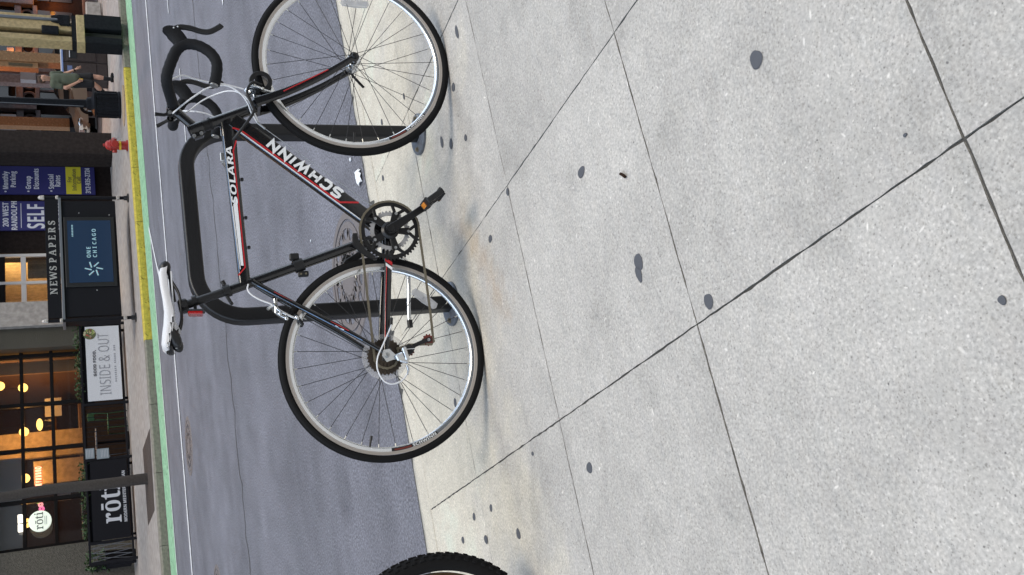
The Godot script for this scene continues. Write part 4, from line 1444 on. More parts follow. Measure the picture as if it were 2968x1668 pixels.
func make_saddle(o: Node, st_top: Vector3, sd: Vector3) -> void:
	var sp := MB.new()
	var top := V(0.226, 0.945)
	sp.tube([st_top - sd * 0.02, top], 0.0137, 16)
	sp.box(top + V(-0.004, 0.008), V(0.044, 0.030, 0.034), 0.006, z_turn(8))
	sp.tube([top + V(-0.002, 0.004, -0.026), top + V(-0.002, 0.004, 0.026)], 0.0105, 12)
	obj(sp, "seat_post", M.black, o)
	var s := part("saddle", o)
	# cover: cross sections from nose to tail (x, top y, half width, side depth)
	var rows := [[0.360, 1.006, 0.010, 0.020], [0.352, 1.012, 0.016, 0.026], [0.330, 1.020, 0.020, 0.032], [0.290, 1.020, 0.022, 0.034], [0.245, 1.015, 0.027, 0.035], [0.205, 1.013, 0.040, 0.040], [0.165, 1.017, 0.060, 0.044], [0.130, 1.023, 0.071, 0.044], [0.102, 1.026, 0.072, 0.038], [0.088, 1.022, 0.066, 0.028], [0.080, 1.012, 0.050, 0.014]]
	var cv := MB.new()
	var lo := MB.new()
	var grid := []
	var kk := 16
	for rr in rows:
		var row := []
		for j in kk + 1:
			var a := lerpf(-1.0, 1.0, float(j) / kk)
			var an := a * PI * 0.5
			var zz: float = sin(an) * rr[2]
			var yy: float = rr[1] - pow(absf(a), 2.6) * rr[3] * 0.78 - (0.004 * exp(-pow(a * 3.5, 2.0)) if rr[0] < 0.33 and rr[0] > 0.1 else 0.0)
			if absf(a) > 0.93:
				zz *= 0.97
			row.append(V(rr[0], yy, zz))
		grid.append(row)
	for i in rows.size() - 1:
		for j in kk:
			var ids := []
			for q in [grid[i][j], grid[i][j + 1], grid[i + 1][j + 1], grid[i + 1][j]]:
				var nn := V(0, 0.6, 0) + V(0, 0, q.z * 22.0)
				ids.append(cv.vert(q, nn.normalized(), Vector2(q.x, q.z)))
			cv.quad(ids[0], ids[1], ids[2], ids[3])
	# smooth normals over the grid
	cv = MB.new()
	var idg := []
	for i in rows.size():
		var row := []
		for j in kk + 1:
			var du: Vector3 = grid[mini(i + 1, rows.size() - 1)][j] - grid[maxi(i - 1, 0)][j]
			var dv: Vector3 = grid[i][mini(j + 1, kk)] - grid[i][maxi(j - 1, 0)]
			var nn := du.cross(dv).normalized()
			if nn.y < 0 and absf(nn.y) > 0.05 or nn.dot(V(0, 0.3, grid[i][j].z * 8.0)) < 0:
				nn = -nn
			row.append(cv.vert(grid[i][j], nn, Vector2(grid[i][j].x, grid[i][j].z)))
		idg.append(row)
	for i in rows.size() - 1:
		for j in kk:
			cv.quad(idg[i][j], idg[i][j + 1], idg[i + 1][j + 1], idg[i + 1][j])
	obj(cv, "cover", M.saddle_white, s)
	# black bumpers at nose and tail, shell underneath
	var bm := MB.new()
	bm.ball(V(0.352, 0.999, 0), V(0.020, 0.017, 0.017), 16, 9)
	bm.sweep(crv([V(0.345, 0.990, 0.0), V(0.30, 0.984, 0.0), V(0.24, 0.979, 0.0)], 4), rrect(0.026, 0.012, 0.005, 2), 1.0, V(0, 1))
	obj(bm, "nose_bumper", M.black, s)
	bm = MB.new()
	for e in [-1.0, 1.0]:
		bm.ball(V(0.118, 0.985, 0.050 * e), V(0.036, 0.019, 0.021), 16, 9, z_turn(24))
	bm.sweep(crv([V(0.094, 1.000, -0.062), V(0.080, 0.998, -0.03), V(0.078, 0.998, 0.0), V(0.080, 0.998, 0.03), V(0.094, 1.000, 0.062)], 4), rrect(0.010, 0.016, 0.004, 2), 1.0, V(0, 1))
	obj(bm, "tail_bumper", M.black, s)
	var un := MB.new()
	un.prism(PackedVector2Array([Vector2(0.335, -0.014), Vector2(0.25, -0.020), Vector2(0.18, -0.040), Vector2(0.10, -0.055), Vector2(0.09, 0.0), Vector2(0.10, 0.055), Vector2(0.18, 0.040), Vector2(0.25, 0.020), Vector2(0.335, 0.014)]), 0.980, 0.984, Transform3D(Basis(V(1, 0), V(0, 0, 1), V(0, 1)), Vector3.ZERO))
	obj(un, "shell", M.cable, s)
	var fin := MB.new()
	fin.prism(PackedVector2Array([Vector2(0.185, 0.985), Vector2(0.150, 0.985), Vector2(0.128, 0.966), Vector2(0.140, 0.964)]), 0.030, 0.036)
	obj(fin, "wing", M.cable, s)
	for e in [-1.0, 1.0]:
		var rl := MB.new()
		rl.tube(crv([V(0.318, 0.990, 0.006 * e), V(0.292, 0.976, 0.014 * e), V(0.255, 0.962, 0.020 * e), V(0.19, 0.960, 0.022 * e), V(0.155, 0.967, 0.030 * e), V(0.118, 0.986, 0.040 * e)], 5), 0.0038, 8)
		obj(rl, "rail", M.black, s)
	var rf := part("rear_reflector", o)
	var lens := MB.new()
	lens.box(V(0.196, 0.918, 0.0), V(0.011, 0.044, 0.058), 0.003, z_turn(-4))
	obj(lens, "lens", M.red_lens, rf)
	var bk := MB.new()
	bk.box(V(0.203, 0.915, 0.0), V(0.006, 0.052, 0.062), 0.003, z_turn(-4))
	bk.box(V(0.217, 0.918, 0.0), V(0.026, 0.010, 0.012), 0.002)
	bk.tube([V(0.240, 0.912, 0.0), V(0.236, 0.924, 0.0)], 0.0170, 14)
	obj(bk, "bracket", M.black, rf)

func make_other_bicycle() -> void:
	# mountain bicycle parked just left of the picture; its front tyre reaches in
	var yaw := deg_to_rad(-13.0)
	var D := Vector3(cos(yaw), 0, -sin(yaw))
	var N := Vector3(sin(yaw), 0, cos(yaw))
	var lean := deg_to_rad(3.0)
	var U := Vector3.UP * cos(lean) - N * sin(lean)
	var NN := D.cross(U)
	var o := thing("mountain_bicycle", "mountain bicycle whose knobby black front tyre reaches in at the picture's lower edge", "bicycle", Transform3D(SW * Basis(D, U, NN), near(-0.062, 0, -2.815) + SW * (D * -1.06)))
	make_wheel(o, "front_wheel", V(1.06, 0.335), 0.0, 0.331, 0.052, M.gold_rim, M.gold_rim, true, false, 0.2, 0.872)
	make_wheel(o, "rear_wheel", V(0.0, 0.335), 0.0, 0.331, 0.052, M.gold_rim, M.gold_rim, true, true, 0.5, 0.872)
	var fr := MB.new()
	var BB := V(0.43, 0.30)
	fr.tube([BB, V(0.28, 0.74)], 0.017, 14)
	fr.tube([V(0.30, 0.69), V(0.80, 0.78)], 0.017, 14)
	fr.tube([BB, V(0.84, 0.70)], 0.022, 14)
	fr.tube([V(0.80, 0.81), V(0.845, 0.68)], 0.022, 16)
	for s in [-1.0, 1.0]:
		fr.tube([V(0.30, 0.68, 0.012 * s), V(0.2, 0.56, 0.045 * s), V(0.0, 0.335, 0.068 * s)], 0.010, 10)
		fr.tube([BB + V(-0.01, 0, 0.02 * s), V(0.33, 0.305, 0.05 * s), V(0.0, 0.335, 0.068 * s)], 0.011, 10)
	obj(fr, "frame", M.frame, o)
	var fk := MB.new()
	fk.box(V(0.862, 0.665), V(0.05, 0.035, 0.15), 0.01, z_turn(-70))
	for s in [-1.0, 1.0]:
		fk.tube([V(0.862, 0.68, 0.062 * s), V(0.95, 0.48, 0.062 * s), V(0.96, 0.47, 0.062 * s), V(1.055, 0.34, 0.062 * s)], [0.015, 0.015, 0.021, 0.018], 12)
	obj(fk, "fork", M.black, o)
	var hb := MB.new()
	hb.tube([V(0.79, 0.84), V(0.78, 0.88), V(0.83, 0.93)], 0.016, 12)
	hb.tube(crv([V(0.80, 0.96, -0.32), V(0.82, 0.94, -0.12), V(0.83, 0.93, 0), V(0.82, 0.94, 0.12), V(0.80, 0.96, 0.32)], 5), 0.013, 10)
	obj(hb, "handlebar", M.black, o)
	var sp := MB.new()
	sp.tube([V(0.29, 0.72), V(0.235, 0.90)], 0.0138, 12)
	obj(sp, "seat_post", M.black, o)
	var sa := MB.new()
	sa.sweep(crv([V(0.36, 0.925), V(0.28, 0.93), V(0.18, 0.925), V(0.10, 0.94)], 4), rrect(0.06, 0.05, 0.02, 3), [0.6, 0.7, 0.75, 0.8, 0.9, 1.0, 1.3, 1.7, 2.0, 2.2, 2.3, 2.3, 2.0], V(0, 1))
	obj(sa, "saddle", M.black, o)
	var ck := MB.new()
	ck.ring(gear(0.085, 40, 0.005), circle2(0.05, 160), 0.045, 0.048, Transform3D(Basis.IDENTITY, BB))
	ck.tube([BB + V(0, 0, 0.06), BB + V(0.10, -0.14, 0.07)], 0.011, 8)
	ck.tube([BB + V(0, 0, -0.06), BB + V(-0.10, 0.14, -0.07)], 0.011, 8)
	ck.box(BB + V(0.10, -0.14, 0.12), V(0.08, 0.025, 0.09), 0.005)
	ck.box(BB + V(-0.10, 0.14, -0.12), V(0.08, 0.025, 0.09), 0.005)
	ck.tube([BB + V(0, 0, -0.06), BB + V(0, 0, 0.06)], 0.02, 12)
	obj(ck, "crankset", M.black_alloy, o)
	var kn := MB.new()
	kn.tube([V(0.36, 0.30, -0.04), V(0.30, 0.16, -0.12), V(0.27, 0.01, -0.20)], 0.007, 8)
	obj(kn, "kickstand", M.black, o)

# ------------------------------------------------------------------ far side of the street
func walk_y(x: float, z: float) -> float:  # height of the far sidewalk
	return ROAD_Y + 0.15 + 0.02 * maxf(kerb_z(x) - z, 0.0)

func far_materials() -> void:
	M.far_walk = mat(0.385, 0.345, 0.32, 0.9, 0.0, T.cloud, 0.7, T.fine_n, 0.3)
	M.far_kerb = mat(0.27, 0.245, 0.205, 0.95, 0.0, T.cloud, 1.7, T.rough_n, 0.5)
	M.mulch = mat(0.085, 0.062, 0.052, 1.0, 0.0, T.cloud, 5.0, T.rough_n, 1.5)
	M.stone = mat(0.17, 0.155, 0.13, 0.95, 0.0, T.cloud, 2.2, T.rough_n, 1.5)
	M.pebble = mat(0.155, 0.145, 0.12, 0.95, 0.0, T.fine, 3.0, T.rough_n, 2.5)
	M.smooth = mat(0.44, 0.40, 0.365, 0.9, 0.0, T.cloud, 0.9, T.fine_n, 0.4)
	M.dark_wall = mat(0.024, 0.018, 0.0165, 0.7, 0.0, T.cloud, 1.3)
	M.column_stone = mat(0.042, 0.034, 0.031, 0.7, 0.0, T.cloud, 1.3)
	M.mullion = mat(0.014, 0.013, 0.013, 0.5)
	M.fence = mat(0.016, 0.016, 0.019, 0.55)
	M.banner_black = mat(0.020, 0.020, 0.024, 0.75, 0.0, T.fine, 6.0)
	M.banner_white = mat(0.80, 0.82, 0.86, 0.75, 0.0, T.fine, 2.0)
	M.print_grey = mat(0.25, 0.26, 0.29, 0.8)
	M.print_dark = mat(0.05, 0.05, 0.06, 0.8)
	M.print_pale = mat(0.55, 0.56, 0.60, 0.8)
	M.blue_sign = mat(0.036, 0.036, 0.19, 0.5, 0.0, T.fine, 2.0)
	M.yellow_sign = mat(0.66, 0.58, 0.035, 0.5)
	M.sign_white = mat(0.68, 0.69, 0.74, 0.5)
	M.wood = mat(0.085, 0.045, 0.026, 0.7, 0.0, T.cloud, 2.0)
	M.wood_dark = mat(0.035, 0.020, 0.013, 0.7, 0.0, T.cloud, 2.0)
	M.cream = mat(0.64, 0.53, 0.38, 0.8, 0.0, T.cloud, 0.8)
	M.orange_panel = mat(0.42, 0.24, 0.10, 0.8)
	M.blind = mat(0.30, 0.31, 0.32, 0.9)
	M.white_frame = mat(0.60, 0.57, 0.55, 0.5)
	M.leaf = mat(0.035, 0.075, 0.022, 0.6)
	M.leaf.backlight_enabled = true
	M.leaf.backlight = Color(0.06, 0.12, 0.03)
	M.bark = mat(0.085, 0.070, 0.062, 0.95, 0.0, T.cloud, 3.0, T.rough_n, 2.0)
	M.cream_steel = mat(0.55, 0.41, 0.21, 0.6, 0.0, T.cloud, 1.4)
	M.brown_steel = mat(0.13, 0.095, 0.045, 0.7, 0.0, T.cloud, 2.0)
	M.tan_steel = mat(0.44, 0.24, 0.105, 0.7, 0.0, T.cloud, 1.4)
	M.pale_steel = mat(0.46, 0.36, 0.34, 0.7, 0.0, T.cloud, 1.0)
	M.black_paint = mat(0.020, 0.021, 0.025, 0.45, 0.0, T.cloud, 2.0)
	M.kiosk = mat(0.021, 0.021, 0.025, 0.5, 0.0, T.fine, 4.0)
	M.grey_rail = mat(0.16, 0.17, 0.19, 0.5, 0.3)
	M.screen = mat(0.018, 0.040, 0.085, 0.12)
	M.hydrant = mat(0.42, 0.028, 0.024, 0.45, 0.0, T.cloud, 6.0)
	M.hydrant_band = mat(0.70, 0.44, 0.02, 0.5)
	M.glass = mat(0.05, 0.055, 0.06, 0.03)
	M.glass.transparency = BaseMaterial3D.TRANSPARENCY_ALPHA
	M.glass.albedo_color.a = 0.16
	M.dark_glass = mat(0.02, 0.022, 0.025, 0.06)
	M.facade = mat(0.20, 0.185, 0.165, 0.9, 0.0, T.cloud, 0.4, T.fine_n, 0.4)
	M.grey_trim = mat(0.22, 0.21, 0.225, 0.8, 0.0, T.cloud, 0.8)
	for k in ["dark_wall", "column_stone", "kiosk", "fence", "banner_black", "black_paint", "mullion", "wood_dark", "stone", "pebble"]:
		M[k].metallic_specular = 0.15
	M.globe = glow(1.0, 0.60, 0.14, 1.7)
	M.white_lamp = glow(1.0, 0.93, 0.78, 0.9)

func make_far_ground() -> void:
	far_materials()
	var g := MB.new()
	g.flat([Vector3(-160, -0.45, 60), Vector3(220, -0.45, 60), Vector3(220, -0.45, -160), Vector3(-160, -0.45, -160)], Vector3(0, -9, 0))
	structure(obj(g, "ground", mat(0.12, 0.12, 0.125, 0.95, 0.0, T.cloud, 0.5)))
	# far sidewalk, one sheet rising gently from its kerb
	var mb := MB.new()
	var rows := []
	for i in 66:
		var x := -20.0 + i * 1.2
		var row := []
		for k in 16:
			var z := kerb_z(x) - 0.16 - pow(k / 15.0, 1.6) * (40.0 if x > 15.0 else 9.0)
			row.append(mb.vert(Vector3(x, ROAD_Y + 0.15 + 0.02 * minf(kerb_z(x) - z, 7.0), z), Vector3.UP, Vector2(x, z)))
		rows.append(row)
	for i in 65:
		for k in 15:
			mb.quad(rows[i][k], rows[i + 1][k], rows[i + 1][k + 1], rows[i][k + 1])
	structure(obj(mb, "far_sidewalk", M.far_walk))
	# far kerb: plain stones, then a stretch painted yellow in front of the hydrant
	var kerb := Node3D.new()
	put(kerb, "far_kerb")
	structure(kerb)
	var x := -20.1
	while x < 40.0:
		var w := 1.34
		var x0 := x + 0.004
		var x1 := x + w - 0.004
		var yl := x0 > 6.6 and x1 < 13.45
		var s := MB.new()
		var za := kerb_z(x0)
		var zb := kerb_z(x1)
		var prof := [[0.0, -0.20], [0.006, 0.12], [-0.012, 0.148], [-0.17, 0.152]]
		for q in prof.size() - 1:
			s.flat([Vector3(x0, ROAD_Y + prof[q][1], za + prof[q][0]), Vector3(x1, ROAD_Y + prof[q][1], zb + prof[q][0]), Vector3(x1, ROAD_Y + prof[q + 1][1], zb + prof[q + 1][0]), Vector3(x0, ROAD_Y + prof[q + 1][1], za + prof[q + 1][0])], Vector3((x0 + x1) * 0.5, ROAD_Y, za - 0.3))
		obj(s, "kerb_stone", M.yellow if yl else M.far_kerb, kerb)
		x += w
	# tree pit with mulch
	var tp := MB.new()
	tp.flat([Vector3(3.42, walk_y(3.42, -18.7) + 0.004, -18.72), Vector3(4.95, walk_y(4.95, -18.7) + 0.004, -18.62), Vector3(5.0, walk_y(5.0, -20.4) + 0.004, -20.4), Vector3(3.42, walk_y(3.42, -20.3) + 0.004, -20.3)], Vector3(4, -5, -19))
	structure(obj(tp, "tree_pit_soil", M.mulch))
	# cross street beyond the corner
	var cs := MB.new()
	cs.flat([Vector3(17.6, 0.012, -26.2), Vector3(60, 0.012, -26.2), Vector3(60, 0.02, -70), Vector3(17.0, 0.02, -70)], Vector3(30, -9, -40))
	structure(obj(cs, "cross_street", mat(0.115, 0.105, 0.10, 0.85, 0.0, T.cloud, 0.6)))
	var pad := MB.new()
	pad.lathe([Vector2(0.47, -0.02), Vector2(0.47, 0.012), Vector2(0.44, 0.016), Vector2(0.0005, 0.016)], Transform3D(Basis.IDENTITY, Vector3(12.78, walk_y(12.78, -19.6), -19.62)), 36)
	structure(obj(pad, "round_paving_pad", mat(0.42, 0.31, 0.20, 0.9, 0.0, T.cloud, 2.0)))

func slab(parent: Node, called: String, mt: Material, x0: float, x1: float, y0: float, y1: float, z0: float, z1: float, bev := 0.0) -> MeshInstance3D:
	var mb := MB.new()
	mb.box(Vector3((x0 + x1) * 0.5, (y0 + y1) * 0.5, (z0 + z1) * 0.5), Vector3(x1 - x0, y1 - y0, absf(z1 - z0)), bev)
	return obj(mb, called, mt, parent)

func omni(parent: Node, at: Vector3, col: Color, e: float, size := 0.1) -> void:
	var l := OmniLight3D.new()
	l.position = at
	l.light_color = col
	l.light_energy = e
	l.light_size = size
	l.omni_range = 14.0
	l.omni_attenuation = 2.0
	l.shadow_enabled = true
	put(l, "light", parent)

func txt(parent: Node, s: String, h: float, mt: Material, x: float, y: float, z: float, font := "Droid Sans", weight := 400, stretch := 1.0) -> void:
	lettering(s, h, 0.006, mt, parent, Transform3D(Basis.IDENTITY, Vector3(x, y, z)), font, weight, stretch)

func spaced(parent: Node, s: String, h: float, mt: Material, x0: float, x1: float, y: float, z: float, font := "Droid Sans", weight := 700, stretch := 1.0) -> void:
	for i in s.length():  # each letter of a widely spaced word stands by itself
		lettering(s[i], h, 0.006, mt, parent, Transform3D(Basis.IDENTITY, Vector3(lerpf(x0, x1, float(i) / (s.length() - 1)), y, z)), font, weight, stretch, "letter")

func make_block() -> void:
	# ---- the office block: piers, restaurant window wall, lobby, dark wall, corner column
	var b := thing("office_building", "dark stone building with lit restaurant windows and a bright lobby across the street", "building")
	slab(b, "stone_pier", M.stone, 0.4, 4.0, -0.1, 3.4, -24.75, -25.6)
	slab(b, "window_base", M.wood_dark, 4.0, 8.92, -0.1, 0.93, -24.98, -25.3)
	slab(b, "pebbled_pier", M.pebble, 8.92, 9.448, -0.1, 3.4, -24.72, -25.6)
	slab(b, "concrete_pier", M.smooth, 9.45, 10.10, -0.1, 3.4, -24.55, -25.6)
	slab(b, "dark_wall", M.dark_wall, 11.66, 14.40, -0.1, 3.4, -25.0, -25.6)
	slab(b, "corner_column", M.column_stone, 14.02, 14.70, -0.12, 3.4, -23.9, -24.6, 0.02)
	slab(b, "header", M.dark_wall, 0.4, 15.0, 3.4, 4.3, -24.5, -25.6)
	var up := slab(b, "upper_wall", M.facade, 0.0, 15.0, 4.3, 46.0, -24.8, -34.0)
	slab(b, "left_wall", M.facade, -60.0, 0.4, -0.1, 46.0, -24.8, -34.0)
	slab(b, "corner_wall", M.dark_wall, 14.4, 15.0, -0.1, 4.3, -25.0, -34.0)
	for f in 5:
		for k in 9:
			slab(up, "window", M.dark_glass, 0.9 + k * 1.58, 1.95 + k * 1.58, 5.4 + f * 3.6, 7.6 + f * 3.6, -24.78, -24.9)
	# window wall: black bars, a pane in every opening
	var mx := [4.05, 5.16, 6.40, 7.53, 8.80]
	var my := [0.95, 1.63, 2.30, 3.38]
	for k in mx.size():
		slab(b, "mullion", M.mullion, mx[k] - 0.045, mx[k] + 0.045, 0.93, 3.4, -24.95, -25.07, 0.006)
	for k in 4:
		slab(b, "transom", M.mullion, 4.0, 8.9, my[k] - 0.04, my[k] + 0.04, -24.965, -25.055, 0.006)
	for i in mx.size() - 1:
		for j in 3:
			slab(b, "pane", M.glass, mx[i] + 0.045, mx[i + 1] - 0.045, my[j] + 0.04, my[j + 1] - 0.04, -25.008, -25.014)
	# restaurant room behind the panes
	var room := part("dining_room", b)
	slab(room, "floor", M.wood_dark, 2.2, 9.4, -0.3, -0.02, -25.3, -31.0)
	slab(room, "ceiling", M.wood_dark, 2.2, 9.4, 3.41, 3.6, -25.3, -31.0)
	slab(room, "back_wall", M.wood_dark, 2.2, 9.4, -0.02, 3.41, -30.8, -31.0)
	slab(room, "side_wall", M.wood, 9.2, 9.4, -0.02, 3.41, -25.6, -30.8)
	slab(room, "side_wall", M.wood_dark, 2.2, 2.4, -0.02, 3.41, -25.6, -30.8)
	slab(room, "cream_partition", M.cream, 6.85, 7.55, -0.02, 3.0, -27.6, -27.75)
	slab(room, "cream_partition", M.cream, 5.95, 6.55, 0.55, 2.15, -26.8, -26.9)
	slab(room, "orange_panel", M.orange_panel, 8.46, 8.78, 0.9, 3.3, -25.35, -25.42)
	slab(room, "window_blind", M.blind, 4.1, 6.32, 2.36, 3.36, -25.32, -25.36)
	slab(room, "counter", M.wood, 6.3, 8.6, -0.02, 1.05, -28.2, -28.9, 0.02)
	slab(room, "shelf", M.wood_dark, 7.3, 8.6, 1.62, 1.66, -28.8, -29.1)
	for k in 7:
		var bt := MB.new()
		bt.lathe([Vector2(0.035, 0.0), Vector2(0.038, 0.14), Vector2(0.012, 0.20), Vector2(0.012, 0.26), Vector2(0.0005, 0.26)], Transform3D(Basis.IDENTITY, Vector3(7.38 + k * 0.17, 1.66, -28.95)), 12)
		obj(bt, "bottle", [M.amber, M.dark_wall, M.clear][k % 3], room)
	slab(room, "menu_board", M.print_pale, 7.75, 8.25, 1.45, 1.85, -26.9, -26.93)
	slab(room, "picture", M.print_grey, 5.30, 5.62, 1.30, 1.62, -26.0, -26.03)
	slab(room, "table_top", M.smooth, 4.2, 5.1, 1.04, 1.08, -25.6, -26.3, 0.01)
	slab(room, "table_top", M.wood, 7.7, 8.7, 0.74, 0.78, -25.9, -26.6, 0.01)
	for e in [[4.65, 1.04, -25.95], [8.2, 0.74, -26.25]]:
		var lg := MB.new()
		lg.tube([Vector3(e[0], -0.02, e[2]), Vector3(e[0], e[1], e[2])], 0.04, 10)
		obj(lg, "table_leg", M.mullion, room)
	# glazed lobby
	var lb := part("lobby", b)
	slab(lb, "floor", M.smooth, 10.1, 12.6, -0.3, -0.02, -25.0, -31.0)
	slab(lb, "ceiling", M.cream, 9.9, 12.6, 3.41, 3.6, -25.3, -31.0)
	slab(lb, "back_wall", M.cream, 9.9, 12.6, -0.02, 3.41, -30.0, -30.2)
	slab(lb, "side_wall", M.cream, 9.9, 10.1, -0.02, 3.41, -25.6, -30.0)
	slab(lb, "side_wall", M.cream, 12.4, 12.6, -0.02, 3.41, -25.6, -30.0)
	for k in [[10.10, 10.18, -0.02, 3.4], [10.78, 10.86, -0.02, 3.4], [11.56, 11.64, -0.02, 3.4]]:
		slab(lb, "door_frame", M.white_frame, k[0], k[1], k[2], k[3], -25.0, -25.08, 0.006)
	for k in [[10.18, 10.78], [10.86, 11.56]]:
		slab(lb, "door_rail", M.white_frame, k[0], k[1], 2.14, 2.26, -25.005, -25.075, 0.006)
		slab(lb, "door_rail", M.white_frame, k[0], k[1], 0.0, 0.18, -25.005, -25.075, 0.006)
		slab(lb, "pane", M.glass, k[0], k[1], 0.18, 2.14, -25.035, -25.041)
		slab(lb, "pane", M.glass, k[0], k[1], 2.26, 2.62, -25.035, -25.041)
	slab(lb, "soffit", M.mullion, 10.18, 11.56, 2.62, 3.4, -25.01, -25.07)
	slab(lb, "frosted_panel", M.brown_steel, 11.02, 11.54, 0.9, 2.11, -25.2, -25.22)
	slab(lb, "notice_board", M.print_dark, 10.24, 10.30, 1.2, 2.08, -26.0, -26.3)
	slab(lb, "red_notice", M.red, 10.30, 10.66, 1.55, 1.78, -26.5, -26.52)
	slab(lb, "inner_door", M.wood, 10.5, 11.1, 0.0, 1.75, -29.9, -29.98)
	txt(lb, "ELEVATOR", 0.075, M.print_pale, 11.28, 1.62, -25.19, "Droid Sans", 700)
	txt(lb, "LOBBY", 0.075, M.print_pale, 11.28, 1.49, -25.19, "Droid Sans", 700)
	slab(lb, "ceiling_light", M.white_lamp, 10.9, 11.7, 3.37, 3.40, -26.6, -27.4)
	var al := AreaLight3D.new()
	al.area_size = Vector2(0.8, 0.8)
	al.position = Vector3(11.3, 3.35, -27.0)
	al.rotation_degrees = Vector3(-90, 0, 0)
	al.light_color = Color(1.0, 0.80, 0.50)
	al.light_energy = 7.0
	al.shadow_enabled = true
	put(al, "ceiling_glow", lb)
	# ---- pendant globes, each a lamp of its own
	var gl := [["over the round lit sign", 4.94, 2.337], ["second from the left behind the restaurant glass", 6.07, 2.337], ["third from the left behind the restaurant glass", 7.28, 2.337], ["rightmost of the row behind the restaurant glass", 8.47, 2.337], ["hanging highest, at the picture's left edge", 8.56, 2.87]]
	for k in gl:
		var o := thing("pendant_lamp", "glowing yellow globe pendant lamp %s" % k[0], "lamp", Transform3D(Basis.IDENTITY, Vector3(k[1], k[2], -26.5)), "globe lamps in the restaurant")
		var s := MB.new()
		s.ball(Vector3.ZERO, Vector3.ONE * 0.115, 20, 12)
		obj(s, "globe", M.globe, o)
		var rod := MB.new()
		rod.tube([Vector3(0, 0.11, 0), Vector3(0, 3.41 - k[2], 0)], 0.008, 8)
		obj(rod, "rod", M.mullion, o)
		omni(o, Vector3.ZERO, Color(1.0, 0.70, 0.36), 0.5, 0.11)
	var dl := thing("shaded_lamp", "wide glowing lamp deeper inside the restaurant over the counter", "lamp", Transform3D(Basis.IDENTITY, Vector3(7.86, 2.02, -28.0)))
	var ds := MB.new()
	ds.ball(Vector3.ZERO, Vector3(0.17, 0.08, 0.12), 18, 10)
	obj(ds, "shade", M.globe, dl)
	var dr := MB.new()
	dr.tube([Vector3(0, 0.07, 0), Vector3(0, 1.39, 0)], 0.008, 8)
	obj(dr, "rod", M.mullion, dl)
	omni(dl, Vector3.ZERO, Color(1.0, 0.70, 0.36), 1.1, 0.1)
	# ---- lit round sign with its lamp box
	var rs := thing("round_sign", "round white glowing sign reading rōti hung at the restaurant window", "sign", Transform3D(Basis.IDENTITY, Vector3(4.59, 1.96, -24.6)))
	var disc := MB.new()
	disc.lathe([Vector2(0.0005, -0.05), Vector2(0.235, -0.05), Vector2(0.24, -0.045), Vector2(0.24, 0.045), Vector2(0.235, 0.05), Vector2(0.0005, 0.05)], Transform3D(Basis(Vector3(1, 0, 0), Vector3(0, 0, 1), Vector3(0, -1, 0)), Vector3.ZERO), 48)
	obj(disc, "face", glow(0.84, 0.90, 0.76, 0.22), rs)
	txt(rs, "rōti", 0.17, M.print_dark, 0.0, 0.02, 0.053, "Droid Serif", 400)
	for k in 2:
		slab(rs, "small_print", M.print_grey, -0.10, 0.10, -0.105 - k * 0.035, -0.095 - k * 0.035, 0.050, 0.054)
	var arm := MB.new()
	arm.tube([Vector3(0, 0.24, 0), Vector3(0, 0.46, 0)], 0.012, 8)
	arm.tube([Vector3(0, 0.34, 0), Vector3(0, 0.34, -0.38)], 0.012, 8)
	obj(arm, "bracket", M.mullion, rs)
	var lbx := thing("lamp_box", "narrow white glowing lamp box above the round sign", "lamp", Transform3D(Basis.IDENTITY, Vector3(4.64, 2.38, -24.82)))
	var bx := MB.new()
	bx.box(Vector3.ZERO, Vector3(0.40, 0.10, 0.06), 0.01)
	obj(bx, "tube_cover", M.white_lamp, lbx)
	var bk := MB.new()
	bk.box(Vector3(0, 0.0, -0.075), Vector3(0.08, 0.06, 0.09), 0.004)
	obj(bk, "bracket", M.mullion, lbx)
	# ---- neon: outlined strokes over an orange backing; the word itself cannot be read in the photograph
	var ne := thing("neon_sign", "orange neon word sign glowing behind the restaurant window", "sign", Transform3D(Basis.IDENTITY, Vector3(5.86, 2.01, -25.75)))
	slab(ne, "backing", glow(0.75, 0.12, 0.03, 0.55), -0.34, 0.30, -0.085, 0.085, -0.02, 0.0)
	var nm := glow(1.0, 0.62, 0.38, 2.2)
	for k in 9:
		var t := MB.new()
		var cx := -0.30 + k * 0.070
		if k == 0 or k == 8:
			var q := []
			for i in 13:
				var a := TAU * i / 12.0
				q.append(Vector3(cx + cos(a) * 0.024, sin(a) * 0.07, 0.014))
			t.tube(q, 0.006, 6)
		elif k == 3:
			t.tube([Vector3(cx - 0.02, 0.07, 0.014), Vector3(cx, -0.07, 0.014), Vector3(cx + 0.02, 0.07, 0.014)], 0.006, 6)
		else:
			t.tube([Vector3(cx - 0.012, -0.07, 0.014), Vector3(cx - 0.012, 0.07, 0.014)], 0.006, 6)
			t.tube([Vector3(cx + 0.014, -0.07, 0.014), Vector3(cx + 0.014, 0.07, 0.014)], 0.006, 6)
		obj(t, "tube", nm, ne)
	var hang := MB.new()
	for e in [-0.3, 0.26]:
		hang.tube([Vector3(e, 0.08, -0.01), Vector3(e, 1.40, -0.01)], 0.004, 6)
	obj(hang, "hanger", M.mullion, ne)
	var pk := thing("radish_neon", "small pink and green neon picture beside the round sign", "sign", Transform3D(Basis.IDENTITY, Vector3(5.10, 1.97, -25.5)))
